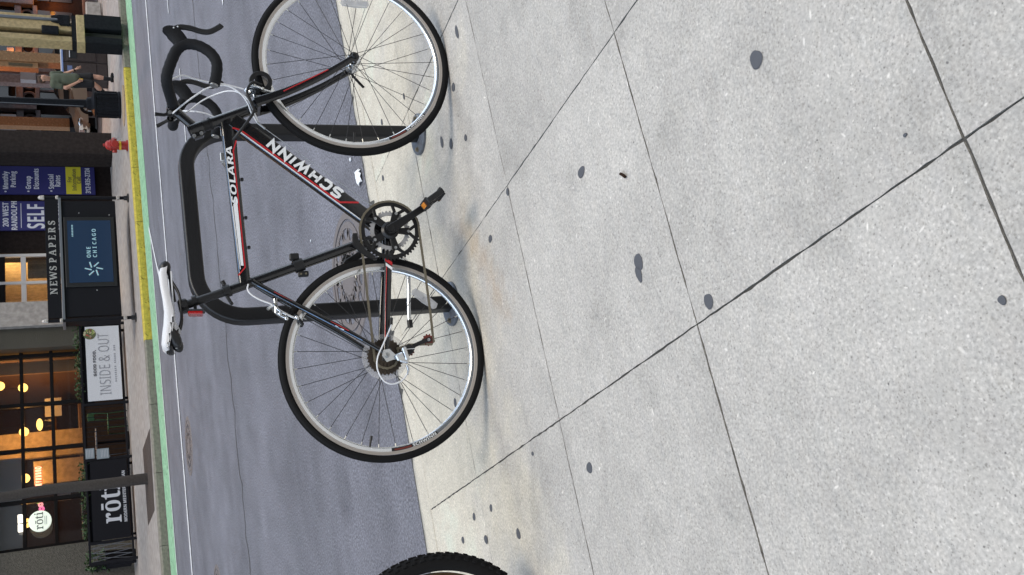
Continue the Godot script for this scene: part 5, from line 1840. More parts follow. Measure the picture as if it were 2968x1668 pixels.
	for q in [[0.055, Vector3(-0.05, -0.02, 0), glow(0.9, 0.18, 0.4, 0.9)], [0.05, Vector3(0.055, 0.0, 0), glow(0.95, 0.35, 0.35, 0.9)], [0.03, Vector3(0.12, 0.05, 0), glow(0.4, 0.6, 0.12, 0.5)]]:
		var t := MB.new()
		for rr in [1.0, 0.5]:
			var c := []
			for i in 24:
				c.append(q[1] + Vector3(cos(TAU * i / 24), sin(TAU * i / 24), 0) * q[0] * rr)
			t.tube(c, 0.010, 6, false, true)
		obj(t, "tube", q[2], pk)
	var ph := MB.new()
	ph.tube([Vector3(0, 0.03, 0), Vector3(0, 1.44, 0)], 0.004, 6)
	obj(ph, "hanger", M.mullion, pk)
	# ---- blue parking signs
	var sa := thing("parking_sign", "blue 200 West Randolph self park sign on the dark wall", "sign", Transform3D(Basis.IDENTITY, Vector3(12.715, 0, -24.96)), "blue parking signs")
	slab(sa, "panel", M.blue_sign, -0.425, 0.425, 1.0, 3.3, -0.02, 0.03)
	txt(sa, "200 WEST", 0.135, M.sign_white, 0.03, 2.58, 0.033, "Droid Sans", 700, 0.86)
	txt(sa, "RANDOLPH", 0.135, M.sign_white, 0.0, 2.38, 0.033, "Droid Sans", 700, 0.86)
	slab(sa, "rule", M.sign_white, -0.36, 0.36, 2.215, 2.23, 0.03, 0.034)
	txt(sa, "SELF", 0.40, M.sign_white, -0.02, 1.87, 0.033, "Droid Sans", 900, 0.62)
	txt(sa, "PARK", 0.40, M.sign_white, -0.02, 1.23, 0.033, "Droid Sans", 900, 0.62)
	var sb := thing("parking_sign", "blue sign listing monthly parking rates with a yellow phone panel", "sign", Transform3D(Basis.IDENTITY, Vector3(13.78, 0, -24.96)), "blue parking signs")
	slab(sb, "panel", M.blue_sign, -0.42, 0.42, 0.40, 3.3, -0.02, 0.03)
	slab(sb, "yellow_panel", M.yellow_sign, -0.42, 0.42, 0.745, 1.12, 0.03, 0.036)
	for k in [["• Monthly", -0.06, 2.60], ["Parking", 0.02, 2.42], ["• Group", -0.12, 2.06], ["Discounts", 0.04, 1.87], ["• Special", -0.08, 1.51], ["Rates", -0.02, 1.35]]:
		txt(sb, k[0], 0.125, M.sign_white, k[1], k[2] - 0.03, 0.034, "Droid Sans", 700, 0.78)
	for k in [["For", 0.03, 1.04], ["Information", 0.02, 0.925], ["Call:", 0.02, 0.81]]:
		txt(sb, k[0], 0.10, M.print_dark, k[1], k[2] - 0.01, 0.039, "Droid Sans", 400, 0.9)
	txt(sb, "312-935-2724", 0.125, M.sign_white, 0.0, 0.575, 0.034, "Droid Sans", 700, 0.74)

	# ---- open plaza behind the camera, and the building beyond it that the black paint and the glass mirror
	var pz := MB.new()
	pz.flat([Vector3(-60, 0.165, 4.42), Vector3(70, 0.165, 4.42), Vector3(70, 0.165, 27.0), Vector3(-60, 0.165, 27.0)], Vector3(0, -9, 10))
	structure(obj(pz, "plaza", M.smooth))
	var nb := thing("plaza_building", "grey stone building beyond the plaza behind the camera", "building")
	slab(nb, "wall", M.facade, -60.0, 70.0, -0.2, 34.0, 26.0, 34.0)
	for f in 9:
		for k in 34:
			slab(nb, "window", M.dark_glass, -57.0 + k * 3.7, -54.8 + k * 3.7, 1.0 + f * 3.6, 3.3 + f * 3.6, 25.96, 26.1)

func make_crossing() -> void:
	# ---- elevated railway: deck above the cross street and the columns that carry it
	var near_col := thing("steel_column", "cream riveted steel column with a black foot standing at the far kerb", "column", Transform3D(Basis.IDENTITY, Vector3(14.26, walk_y(14.3, -19.1), -19.05)), "railway columns")
	var H := 5.0
	slab(near_col, "flange", M.cream_steel, -0.345, -0.215, 1.02, H, -0.16, 0.16, 0.008)
	slab(near_col, "web", M.brown_steel, -0.215, -0.06, 1.02, H, -0.16, 0.02)
	slab(near_col, "plate", M.cream_steel, -0.06, 0.165, 1.02, H, -0.16, 0.15, 0.008)
	slab(near_col, "flange", M.cream_steel, 0.165, 0.345, 1.42, H, -0.16, 0.12, 0.008)
	var cd := MB.new()
	cd.tube([Vector3(0.20, 1.3, 0.17), Vector3(0.19, 3.0, 0.17), Vector3(0.19, H, 0.17)], 0.032, 10)
	obj(cd, "conduit", M.grey_rail, near_col)
	slab(near_col, "band", M.cream_steel, -0.38, 0.36, 0.76, 0.93, -0.20, 0.20, 0.01)
	slab(near_col, "joint", M.black_paint, -0.36, 0.34, 0.93, 1.02, -0.18, 0.18)
	slab(near_col, "foot_post", M.black_paint, -0.37, -0.20, 0.0, 0.76, -0.20, 0.20, 0.01)
	slab(near_col, "foot_post", M.black_paint, 0.02, 0.40, 0.0, 0.76, -0.20, 0.20, 0.01)
	slab(near_col, "foot_web", M.groove, -0.20, 0.02, 0.0, 0.76, -0.20, 0.02)
	slab(near_col, "cable_box", M.black_paint, -0.20, -0.02, 1.28, 1.62, 0.15, 0.26, 0.02)
	var bx := MB.new()
	for k in 6:
		bx.tube([Vector3(0.06 + k * 0.045, 1.02 + 0.02 * k, 0.17), Vector3(0.10 + k * 0.04, 1.25, 0.20), Vector3(0.16 + k * 0.03, 1.42, 0.14)], 0.016, 7)
	bx.box(Vector3(0.20, 1.16, 0.16), Vector3(0.28, 0.22, 0.08), 0.02)
	obj(bx, "cable_bundle", M.black_paint, near_col)
	var rv := MB.new()
	rv.ball(Vector3.ZERO, Vector3(0.014, 0.014, 0.010), 8, 5)
	var rm := rv.mesh(M.cream_steel)
	for k in 14:
		for xx in [-0.28, 0.05]:
			inst(rm, "rivet", near_col, Transform3D(Basis.IDENTITY, Vector3(xx, 1.12 + k * 0.13, 0.152 if xx > 0 else 0.162)))
	for q in [[19.12, -27.0, 0.36, M.tan_steel, "tan steel column rising behind the newspaper boxes"], [20.97, -33.6, 0.38, M.tan_steel, "tan steel column rising behind the parked car"], [24.26, -35.0, 0.22, M.pale_steel, "slender pale column far down the cross street"], [23.78, -35.0, 0.36, M.pale_steel, "pale column with a white box, beside the walking person's head"], [33.0, -36.0, 0.6, M.pale_steel, "pale column at the picture's upper left corner"]]:
		var c := thing("steel_column", q[4], "column", Transform3D(Basis.IDENTITY, Vector3(q[0], 0.0, q[1])), "railway columns")
		var w: float = q[2]
		slab(c, "shaft", q[3], -w * 0.5, w * 0.5, 0.9, H, -0.15, 0.15, 0.01)
		slab(c, "foot", M.black_paint, -w * 0.6, w * 0.6, 0.0, 0.9, -0.2, 0.2, 0.01)
		if q[1] < -26.0 and q[1] > -34.0:
			for k in 22:
				for xx in [-w * 0.3, w * 0.3]:
					inst(rm, "rivet", c, Transform3D(Basis.from_scale(Vector3.ONE * 1.3), Vector3(xx, 1.0 + k * 0.16, 0.151)))
		if q[1] == -27.0:
			slab(c, "bracket_plate", M.tan_steel, -w * 0.5 - 0.20, -w * 0.5, 1.75, H, -0.12, 0.12)
			slab(c, "slot", M.brown_steel, -w * 0.5 - 0.15, -w * 0.5 - 0.05, 1.9, 2.55, 0.12, 0.13)
		if q[0] == 23.78:
			slab(c, "white_box", M.banner_white, -0.2, 0.24, 2.01, 2.56, 0.15, 0.4, 0.01)
	var dk := thing("railway_deck", "dark steel railway deck over the cross street above the columns", "bridge")
	slab(dk, "girder", M.brown_steel, 13.9, 14.6, H, H + 1.2, -17.6, -70.0)
	slab(dk, "girder", M.brown_steel, 23.4, 24.4, H, H + 1.2, -26.0, -70.0)
	slab(dk, "deck", M.brown_steel, 19.0, 34.0, H + 1.2, H + 1.5, -24.0, -70.0)
	slab(dk, "girder", M.brown_steel, 14.6, 34.0, H, H + 1.0, -27.4, -28.0)
	# ---- far corner building
	var fb := thing("corner_building", "old building with grey ornamented frieze far down the cross street", "building")
	slab(fb, "wall", M.dark_wall, 18.5, 48.0, -0.1, 30.0, -42.3, -50.0)
	for k in 14:
		var x := 19.2 + k * 2.0
		var pn := part("shop_bay", fb)
		slab(pn, "pilaster", M.grey_trim, x - 0.22, x + 0.22, 2.2, 3.9, -41.95, -42.3, 0.02)
		slab(pn, "frieze", M.grey_trim, x + 0.22, x + 1.78, 2.75, 3.05, -42.05, -42.3, 0.02)
		slab(pn, "sill", M.grey_trim, x + 0.22, x + 1.78, 2.05, 2.25, -42.0, -42.3, 0.02)
		for e in [0.62, 1.38]:
			var ar := MB.new()
			ar.lathe([Vector2(0.20, 0.0), Vector2(0.27, 0.05), Vector2(0.33, 0.0)], Transform3D(Basis(Vector3(1, 0, 0), Vector3(0, 0, 1), Vector3(0, -1, 0)), Vector3(x + e, 2.5, -42.25)), 20)
			obj(ar, "rosette", M.grey_trim, pn)
		slab(pn, "upper_pane", M.dark_glass, x + 0.26, x + 1.74, 3.05, 3.9, -42.26, -42.29)
		slab(pn, "shop_pane", M.dark_glass, x + 0.3, x + 1.7, 0.5, 2.05, -42.26, -42.29)
		slab(pn, "mullion", M.grey_trim, x + 0.95, x + 1.05, 0.5, 2.05, -42.2, -42.28)
	for k in [[25.4, 26.5, 3.05, 3.7, M.banner_white], [28.2, 30.2, 3.1, 3.4, M.print_pale]]:
		slab(fb, "awning_sign", k[4], k[0], k[1], k[2], k[3], -41.7, -41.9, 0.02)
	for q in [[29.6, 3.0, "bright"], [33.3, 1.38, "small"]]:
		var l := thing("shop_lamp", "%s orange lamp glowing down the cross street" % q[2], "lamp", Transform3D(Basis.IDENTITY, Vector3(q[0], q[1], -41.6)))
		var s := MB.new()
		s.ball(Vector3.ZERO, Vector3.ONE * 0.10, 12, 8)
		obj(s, "bulb", glow(1.0, 0.50, 0.10, 2.2), l)
		slab(l, "bracket", M.mullion, -0.03, 0.03, 0.06, 0.12, -0.4, 0.0)
		omni(l, Vector3.ZERO, Color(1.0, 0.55, 0.2), 1.0)
	# sodium street lamp under the deck: it reddens the columns and the car
	var so := thing("street_lamp", "orange street lamp hung under the railway deck", "lamp", Transform3D(Basis.IDENTITY, Vector3(16.6, 4.75, -27.2)))
	var sh := MB.new()
	sh.ball(Vector3.ZERO, Vector3(0.2, 0.09, 0.14), 14, 8)
	obj(sh, "lens", glow(1.0, 0.48, 0.12, 3.0), so)
	slab(so, "arm", M.black_paint, -0.04, 0.04, 0.05, 0.3, -0.04, 0.04)
	omni(so, Vector3(0, -0.02, 0), Color(1.0, 0.62, 0.30), 3.5, 0.12)
	make_car()

func make_car() -> void:
	var o := thing("parked_car", "gold car with its nose showing behind the lamp post base", "car", Transform3D(Basis.IDENTITY, Vector3(19.30, 0.02, -31.6)))
	# side profile (x from the nose), swept across the width with a rounded shoulder
	var prof := [[0.0, 0.30], [0.02, 0.48], [0.12, 0.60], [0.5, 0.72], [1.05, 0.80], [1.30, 0.84], [1.75, 1.16], [2.2, 1.36], [3.1, 1.36], [3.7, 1.10], [4.25, 0.95], [4.4, 0.70], [4.4, 0.30]]
	var paint := mat(0.34, 0.24, 0.15, 0.22, 0.5)
	paint.clearcoat_enabled = true
	var mb := MB.new()
	var W := 0.86
	var secs := [[-1.0, 0.0], [-0.97, 0.06], [-0.8, 0.0], [0.0, -0.03], [0.8, 0.0], [0.97, 0.06], [1.0, 0.0]]
	var rows := []
	for s in 9:
		var t := -1.0 + 2.0 * s / 8.0
		var row := []
		for p in prof:
			var edge := pow(absf(t), 6.0)
			var yy: float = p[1] - 0.06 * edge * (1.0 if p[1] > 0.5 else 0.0)
			var inb := 0.16 * clampf((p[1] - 0.86) / 0.4, 0.0, 1.0)
			var nose := 0.10 * t * t if p[0] < 0.6 else 0.0
			row.append(Vector3(p[0] + nose, yy, t * (W - inb)))
		rows.append(row)
	for s in 8:
		for k in prof.size() - 1:
			mb.flat([rows[s][k], rows[s][k + 1], rows[s + 1][k + 1], rows[s + 1][k]], Vector3(2.2, 0.5, 0))
	for s in [0, 8]:
		var ring := PackedVector2Array()
		for q in rows[s]:
			ring.append(Vector2(q.x, q.y))
		var tri := Geometry2D.triangulate_polygon(ring)
		for k in range(0, tri.size(), 3):
			mb.flat([rows[s][tri[k]], rows[s][tri[k + 1]], rows[s][tri[k + 2]]], Vector3(2.2, 0.5, 0))
	obj(mb, "body", paint, o)
	var ws := MB.new()
	ws.flat([Vector3(1.34, 0.88, -0.74), Vector3(1.34, 0.88, 0.74), Vector3(2.14, 1.345, 0.60), Vector3(2.14, 1.345, -0.60)], Vector3(2.5, 0.3, 0))
	for k in ws.v.size():
		ws.v[k] += Vector3(-0.012, 0.015, 0)
	obj(ws, "windscreen", M.dark_glass, o)
	var sw := MB.new()
	for e in [1.0]:
		sw.flat([Vector3(1.85, 0.93, 0.845), Vector3(3.6, 0.98, 0.845), Vector3(3.1, 1.29, 0.735), Vector3(2.2, 1.29, 0.735)], Vector3(2.5, 0.3, 0))
	obj(sw, "side_window", M.dark_glass, o)
	for wx in [0.62, 3.55]:
		for e in [-1.0, 1.0]:
			var wh := part("wheel", o, Vector3(wx, 0.27, 0.80 * e))
			var X := Transform3D(Basis(Vector3(1, 0, 0), Vector3(0, 0, e), Vector3(0, -e, 0)), Vector3.ZERO)
			var ty := MB.new()
			ty.lathe([Vector2(0.17, -0.09), Vector2(0.26, -0.09), Vector2(0.29, -0.05), Vector2(0.29, 0.06), Vector2(0.26, 0.09), Vector2(0.19, 0.09), Vector2(0.18, 0.07)], X, 30)
			obj(ty, "tyre", M.tyre, wh)
			var rm := MB.new()
			rm.lathe([Vector2(0.18, 0.07), Vector2(0.165, 0.05), Vector2(0.05, 0.045), Vector2(0.04, 0.07), Vector2(0.0005, 0.075)], X, 30)
			for k in 8:
				var a := TAU * k / 8
				rm.box(Vector3(cos(a) * 0.10, sin(a) * 0.10, 0.07 * e), Vector3(0.14, 0.025, 0.02), 0.004, Basis(Vector3(0, 0, 1), a))
			obj(rm, "rim", M.steel, wh)
	for e in [-1.0, 1.0]:
		var hl := MB.new()
		hl.ball(Vector3(0.16, 0.57, 0.62 * e), Vector3(0.13, 0.07, 0.17), 14, 8)
		obj(hl, "headlight", M.chrome, o)
	slab(o, "grille", M.black, -0.012, 0.05, 0.36, 0.47, -0.35, 0.35, 0.01)
	slab(o, "bumper", paint, -0.05, 0.10, 0.24, 0.34, -0.70, 0.70, 0.03)

# ------------------------------------------------------------------ kiosk, patio, street furniture
func make_kiosk() -> void:
	var o := thing("newspaper_kiosk", "black newspaper rack kiosk with a dark blue poster at the kerb", "kiosk", Transform3D(Basis.IDENTITY, Vector3(0, 0, -19.9)))
	var gy := walk_y(9.1, -19.9)
	slab(o, "cabinet", M.kiosk, 7.80, 10.50, 0.17, 1.24, -0.55, 0.0, 0.012)
	slab(o, "top_rail", M.grey_rail, 7.74, 10.56, 1.24, 1.295, -0.58, 0.035, 0.006)
	slab(o, "name_board", M.kiosk, 7.78, 10.53, 1.30, 1.56, -0.04, 0.02, 0.004)
	spaced(o, "NEWSPAPERS", 0.135, mat(0.40, 0.39, 0.38, 0.6), 8.38, 9.96, 1.435, 0.024, "Droid Serif", 700, 1.0)
	slab(o, "poster_frame", M.black, 8.46, 10.09, 0.215, 1.205, 0.0, 0.035, 0.008)
	var ps := slab(o, "poster", M.screen, 8.55, 10.0, 0.29, 1.14, 0.035, 0.040)
	var pale := mat(0.42, 0.66, 0.74, 0.4)
	spaced(ps, "ONE", 0.078, pale, 9.155, 9.345, 0.745, 0.043, "Droid Sans", 700, 1.0)
	spaced(ps, "CHICAGO", 0.078, pale, 9.155, 9.76, 0.625, 0.043, "Droid Sans", 700, 1.0)
	for k in 8:
		slab(ps, "small_print", pale, 9.62 + k * 0.036, 9.642 + k * 0.036, 1.03, 1.06, 0.040, 0.043)
	for k in 6:
		var a := TAU * k / 6 + 0.25
		var st := MB.new()
		var d := Vector3(cos(a), sin(a), 0)
		var n := Vector3(-sin(a), cos(a), 0)
		st.box(Vector3(8.86, 0.66, 0.043) + d * 0.105 + n * 0.035, Vector3(0.135, 0.028, 0.005), 0.002, Basis(d, n, Vector3(0, 0, 1)))
		obj(st, "star_stroke", pale, ps)
		var rd := MB.new()
		rd.box(Vector3(8.86, 0.66, 0.043) + Vector3(cos(a + 0.55), sin(a + 0.55), 0) * 0.10, Vector3(0.03, 0.005, 0.004), 0.0, Basis(n, d, Vector3(0, 0, 1)))
		obj(rd, "star_tick", M.red, ps)
	for x in [7.73, 10.57]:
		var post := part("post", o, Vector3(x, 0, 0))
		var p := MB.new()
		p.lathe([Vector2(0.036, gy + 0.07), Vector2(0.036, 1.56)], Transform3D.IDENTITY, 16)
		obj(p, "shaft", M.kiosk, post)
		for pr in [[Vector2(0.036, 1.56), Vector2(0.052, 1.565), Vector2(0.052, 1.60), Vector2(0.047, 1.61), Vector2(0.047, 1.635), Vector2(0.030, 1.67), Vector2(0.0005, 1.685)], [Vector2(0.047, 1.29), Vector2(0.050, 1.30), Vector2(0.050, 1.33), Vector2(0.036, 1.345)], [Vector2(0.036, 0.14), Vector2(0.050, 0.13), Vector2(0.050, 0.08), Vector2(0.036, 0.07)]]:
			var cap := MB.new()
			cap.lathe(pr, Transform3D.IDENTITY, 16)
			obj(cap, "collar", M.rim_side, post)
		var ft := MB.new()
		ft.lathe([Vector2(0.05, gy + 0.10), Vector2(0.055, gy + 0.03), Vector2(0.10, gy + 0.025), Vector2(0.10, gy - 0.01)], Transform3D.IDENTITY, 16)
		ft.lathe([Vector2(0.0005, gy + 0.10), Vector2(0.05, gy + 0.10)], Transform3D.IDENTITY, 16)
		obj(ft, "foot", M.black, post)
	for q in [[8.38, 0.62], [10.2, 0.9], [10.15, 0.3]]:
		var b := MB.new()
		b.ball(Vector3(q[0], q[1], 0.004), Vector3(0.012, 0.012, 0.006), 8, 5)
		obj(b, "bolt", M.steel, o)

func leafy(called: String, label: String, category: String, at: Vector3, ext: Vector3, count: int, size: float, group := "") -> void:
	var o := thing(called, label, category, Transform3D(Basis.IDENTITY, at), group)
	var st := MB.new()
	for k in 5:
		var e := Vector3(rng.randf_range(-1, 1) * ext.x * 0.8, rng.randf_range(0.2, 0.9) * ext.y, rng.randf_range(-1, 1) * ext.z * 0.6)
		st.tube([Vector3(e.x * 0.3, -0.02, 0), e * 0.6, e], [0.008, 0.006, 0.003], 5)
	obj(st, "stem", M.bark, o)
	var lf := MB.new()
	for k in count:
		var p := Vector3(rng.randf_range(-1, 1) * ext.x, rng.randf_range(-0.25, 1) * ext.y, rng.randf_range(-1, 1) * ext.z)
		var q := Basis.from_euler(Vector3(rng.randf_range(-1.2, 1.2), rng.randf_range(0, TAU), rng.randf_range(-0.8, 0.8)))
		var s := size * rng.randf_range(0.6, 1.2)
		lf.flat([p, p + q * Vector3(s * 0.35, s * 0.06, s * 0.4), p + q * Vector3(0, 0, s), p + q * Vector3(-s * 0.35, s * 0.06, s * 0.4)], p + q * Vector3(0, -1, 0))
	obj(lf, "foliage", M.leaf, o)

func make_patio() -> void:
	var gy := walk_y(6.0, -23.4)
	# one fence round the tables, its panels hung with banners
	var f := thing("patio_fence", "black metal fence round the restaurant's outdoor tables", "fence", Transform3D(Basis.IDENTITY, Vector3(0, 0, -23.45)))
	for x in [3.28, 3.72, 5.62, 6.95, 8.98]:
		slab(f, "post", M.fence, x - 0.03, x + 0.03, gy, 0.98, -0.03, 0.03, 0.004)
	for q in [[3.28, 8.98, 0.93], [3.28, 8.98, 0.03]]:
		slab(f, "rail", M.fence, q[0], q[1], q[2], q[2] + 0.045, -0.022, 0.022, 0.004)
	for k in 11:
		var x := 5.72 + k * 0.115
		slab(f, "bar", M.fence, x - 0.006, x + 0.006, 0.07, 0.93, -0.006, 0.006)
	for k in 4:
		var x := 3.31 + k * 0.10
		var mb := MB.new()
		mb.tube([Vector3(x, 0.08, 0), Vector3(x + 0.10, 0.92, 0)], 0.007, 6)
		mb.tube([Vector3(x + 0.10, 0.08, 0.006), Vector3(x, 0.92, 0.006)], 0.007, 6)
		obj(mb, "cross_bar", M.grey_rail, f)
	for e in [3.3, 8.96]:
		slab(f, "end_rail", M.fence, e - 0.02, e + 0.02, 0.90, 0.95, -1.5, -0.03)
		slab(f, "end_panel", M.fence, e - 0.01, e + 0.01, 0.06, 0.90, -1.48, -0.04)
	# black banner
	var rb := thing("black_banner", "black banner lettered rōti in white on the patio fence", "banner", Transform3D(Basis.IDENTITY, Vector3(0, 0, -23.40)))
	slab(rb, "cloth", M.banner_black, 3.76, 5.58, 0.085, 0.87, -0.018, 0.0)
	txt(rb, "rōti.", 0.43, M.print_pale, 4.64, 0.47, 0.004, "Droid Serif", 700, 0.80)
	txt(rb, "MODERN MEDITERRANEAN", 0.066, M.print_pale, 4.70, 0.175, 0.004, "Droid Sans", 700, 1.0)
	# white banner
	var wb := thing("white_banner", "white banner reading inside and out on the patio fence", "banner", Transform3D(Basis.IDENTITY, Vector3(0, 0, -23.38)))
	slab(wb, "cloth", M.banner_white, 7.02, 8.90, 0.09, 0.845, -0.035, -0.018)
	txt(wb, "GOOD FOOD,", 0.062, M.print_dark, 7.96, 0.665, -0.014, "Droid Sans", 700, 1.25)
	txt(wb, "INSIDE & OUT", 0.245, M.print_grey, 7.93, 0.455, -0.014, "Droid Sans", 300, 0.74)
	for k in 18:
		if k != 8 and k != 14:
			slab(wb, "small_print", M.print_grey, 7.46 + k * 0.053, 7.488 + k * 0.053, 0.195, 0.232, -0.018, -0.014)
	var bowl := MB.new()
	bowl.prism(circle2(0.14, 30, Vector2(8.71, 0.745)), -0.017, -0.013)
	var bo := obj(bowl, "bowl_print", mat(0.10, 0.12, 0.05, 0.8), wb)
	for k in 26:
		var a := rng.randf() * TAU
		var r := sqrt(rng.randf()) * 0.115
		var bl := MB.new()
		bl.prism(circle2(rng.randf_range(0.012, 0.03), 8, Vector2(8.71 + cos(a) * r, 0.745 + sin(a) * r)), -0.0125 + k * 0.0002, -0.0118 + k * 0.0002)
		obj(bl, "salad_print", [mat(0.28, 0.36, 0.10, 0.8), mat(0.45, 0.42, 0.26, 0.8), mat(0.42, 0.07, 0.05, 0.8), mat(0.10, 0.04, 0.05, 0.8)][k % 4], bo)
	# menus clipped to the fence
	for q in [[5.65, 5.89, 0.765, 0.955, "upper"], [5.62, 5.86, 0.455, 0.715, "lower"]]:
		var mn := thing("menu_sheet", "%s grey menu sheet clipped to the patio fence" % q[4], "menu", Transform3D(Basis.IDENTITY, Vector3(0, 0, -23.40)), "menu sheets on the fence")
		slab(mn, "sheet", mat(0.22, 0.26, 0.29, 0.6), q[0], q[1], q[2], q[3], -0.02, 0.0)
		for j in 5:
			slab(mn, "print_line", M.print_pale, q[0] + 0.03, q[1] - 0.03, q[2] + 0.03 + j * 0.033, q[2] + 0.038 + j * 0.033, 0.0, 0.003)
	# table and chairs behind the bars
	var tb := thing("patio_table", "grey round patio table behind the fence bars", "table", Transform3D(Basis.IDENTITY, Vector3(6.15, gy + 0.02, -24.0)))
	var t := MB.new()
	t.lathe([Vector2(0.36, 0.71), Vector2(0.36, 0.735), Vector2(0.0005, 0.735)], Transform3D.IDENTITY, 30)
	obj(t, "top", M.grey_rail, tb)
	var tl := MB.new()
	tl.lathe([Vector2(0.22, 0.0), Vector2(0.22, 0.02), Vector2(0.03, 0.03), Vector2(0.03, 0.71)], Transform3D.IDENTITY, 16)
	obj(tl, "pedestal", M.fence, tb)
	var green := mat(0.02, 0.075, 0.028, 0.6)
	for q in [[6.62, -24.05, -1.4, green, "green"], [5.66, -24.15, 1.5, M.grey_rail, "grey"]]:
		var c := thing("patio_chair", "%s metal chair at the patio table" % q[4], "chair", Transform3D(Basis(Vector3.UP, q[2]), Vector3(q[0], gy + 0.02, q[1])), "patio chairs")
		var s := MB.new()
		s.box(Vector3(0, 0.44, 0), Vector3(0.40, 0.025, 0.40), 0.01)
		obj(s, "seat", q[3], c)
		var bk := MB.new()
		bk.sweep(crv([Vector3(-0.19, 0.80, -0.21), Vector3(0, 0.82, -0.24), Vector3(0.19, 0.80, -0.21)], 4), rrect(0.02, 0.16, 0.008, 2), 1.0, Vector3.UP)
		obj(bk, "backrest", q[3], c)
		for e in [[-0.18, -0.19], [0.18, -0.19], [-0.18, 0.18], [0.18, 0.18]]:
			var lg := MB.new()
			lg.tube([Vector3(e[0] * 1.1, 0.0, e[1] * 1.1), Vector3(e[0], 0.44, e[1]), Vector3(e[0], 0.80 if e[1] < 0 else 0.445, e[1] - (0.03 if e[1] < 0 else 0.0))], 0.011, 8)
			obj(lg, "leg", q[3], c)
	# planters along the fence top
	for q in [[3.75, 5.6, "behind the black banner"], [7.0, 8.95, "behind the white banner"]]:
		var pl := thing("planter_box", "black planter box on the fence top %s" % q[2], "planter", Transform3D(Basis.IDENTITY, Vector3(0, 0, -23.62)), "fence planters")
		slab(pl, "trough", M.fence, q[0], q[1], 0.70, 0.95, -0.13, 0.13, 0.006)
		slab(pl, "soil", M.mulch, q[0] + 0.02, q[1] - 0.02, 0.951, 0.956, -0.11, 0.11)
		for e in [q[0] + 0.1, q[1] - 0.1]:
			slab(pl, "leg", M.fence, e - 0.02, e + 0.02, gy, 0.70, -0.05, 0.05)
	var names := ["over the white banner's right end", "over the white banner's middle", "over the white banner's left end", "over the black banner's right end", "beside the tree trunk over the black banner", "over the black banner's left end"]
	var xs := [8.72, 8.05, 7.40, 5.35, 4.80, 4.15]
	for i in 6:
		leafy("ivy_plant", "small green ivy plant %s" % names[i], "plant", Vector3(xs[i], 0.955, -23.58), Vector3(0.28, 0.13, 0.13), 110, 0.075, "ivy along the fence")
	leafy("shrub", "dark green shrub at the stone pier beside the crossed bars", "plant", Vector3(3.42, 0.62, -24.1), Vector3(0.22, 0.42, 0.22), 240, 0.085)
	var tub := thing("shrub_tub", "black tub holding the shrub at the stone pier", "planter", Transform3D(Basis.IDENTITY, Vector3(3.42, gy, -24.1)))
	var tm := MB.new()
	tm.lathe([Vector2(0.16, 0.0), Vector2(0.21, 0.66), Vector2(0.19, 0.66), Vector2(0.18, 0.6), Vector2(0.0005, 0.6)], Transform3D.IDENTITY, 24)
	obj(tm, "tub", M.fence, tub)
	# street tree in its pit
	var tr := thing("street_tree", "slim grey street tree trunk in a mulched pit at the far kerb", "tree", Transform3D(Basis.IDENTITY, Vector3(4.24, walk_y(4.2, -19.75), -19.75)))
	var tk := MB.new()
	tk.tube(crv([Vector3(0, -0.03, 0), Vector3(0.01, 0.12, 0), Vector3(-0.005, 0.9, 0.02), Vector3(0.02, 1.8, 0), Vector3(-0.02, 2.7, -0.03), Vector3(0.03, 4.2, 0.0)], 4), [0.145, 0.128, 0.115, 0.110, 0.108, 0.106, 0.104, 0.103, 0.106, 0.100, 0.10, 0.098, 0.099, 0.095, 0.094, 0.092, 0.09, 0.085, 0.08, 0.075, 0.07], 18)
	obj(tk, "trunk", M.bark, tr)
	var tips := []
	for k in 9:
		var a := TAU * k / 9 + rng.randf() * 0.4
		var e := Vector3(cos(a) * rng.randf_range(0.9, 1.7), rng.randf_range(4.6, 6.8), sin(a) * rng.randf_range(0.9, 1.7))
		var lm := MB.new()
		var b0 := Vector3(0.0, rng.randf_range(3.1, 4.1), 0)
		lm.tube(crv([b0, b0.lerp(e, 0.5) + Vector3(0, 0.25, 0), e], 4), [0.05, 0.045, 0.04, 0.034, 0.03, 0.025, 0.02, 0.015, 0.01], 8)
		obj(lm, "limb", M.bark, tr)
		tips.append(e)
		tips.append(b0.lerp(e, 0.6))
	var cr := MB.new()
	for p0 in tips:
		for n in 90:
			var p: Vector3 = p0 + Vector3(rng.randfn(0, 0.36), rng.randfn(0, 0.30), rng.randfn(0, 0.36))
			var q := Basis.from_euler(Vector3(rng.randf_range(-1.2, 1.2), rng.randf_range(0, TAU), rng.randf_range(-0.8, 0.8)))
			var s := rng.randf_range(0.07, 0.13)
			cr.flat([p, p + q * Vector3(s * 0.3, s * 0.05, s * 0.45), p + q * Vector3(0, 0, s), p + q * Vector3(-s * 0.3, s * 0.05, s * 0.45)], p + q * Vector3(0, -1, 0))
	obj(cr, "crown", M.leaf, tr)

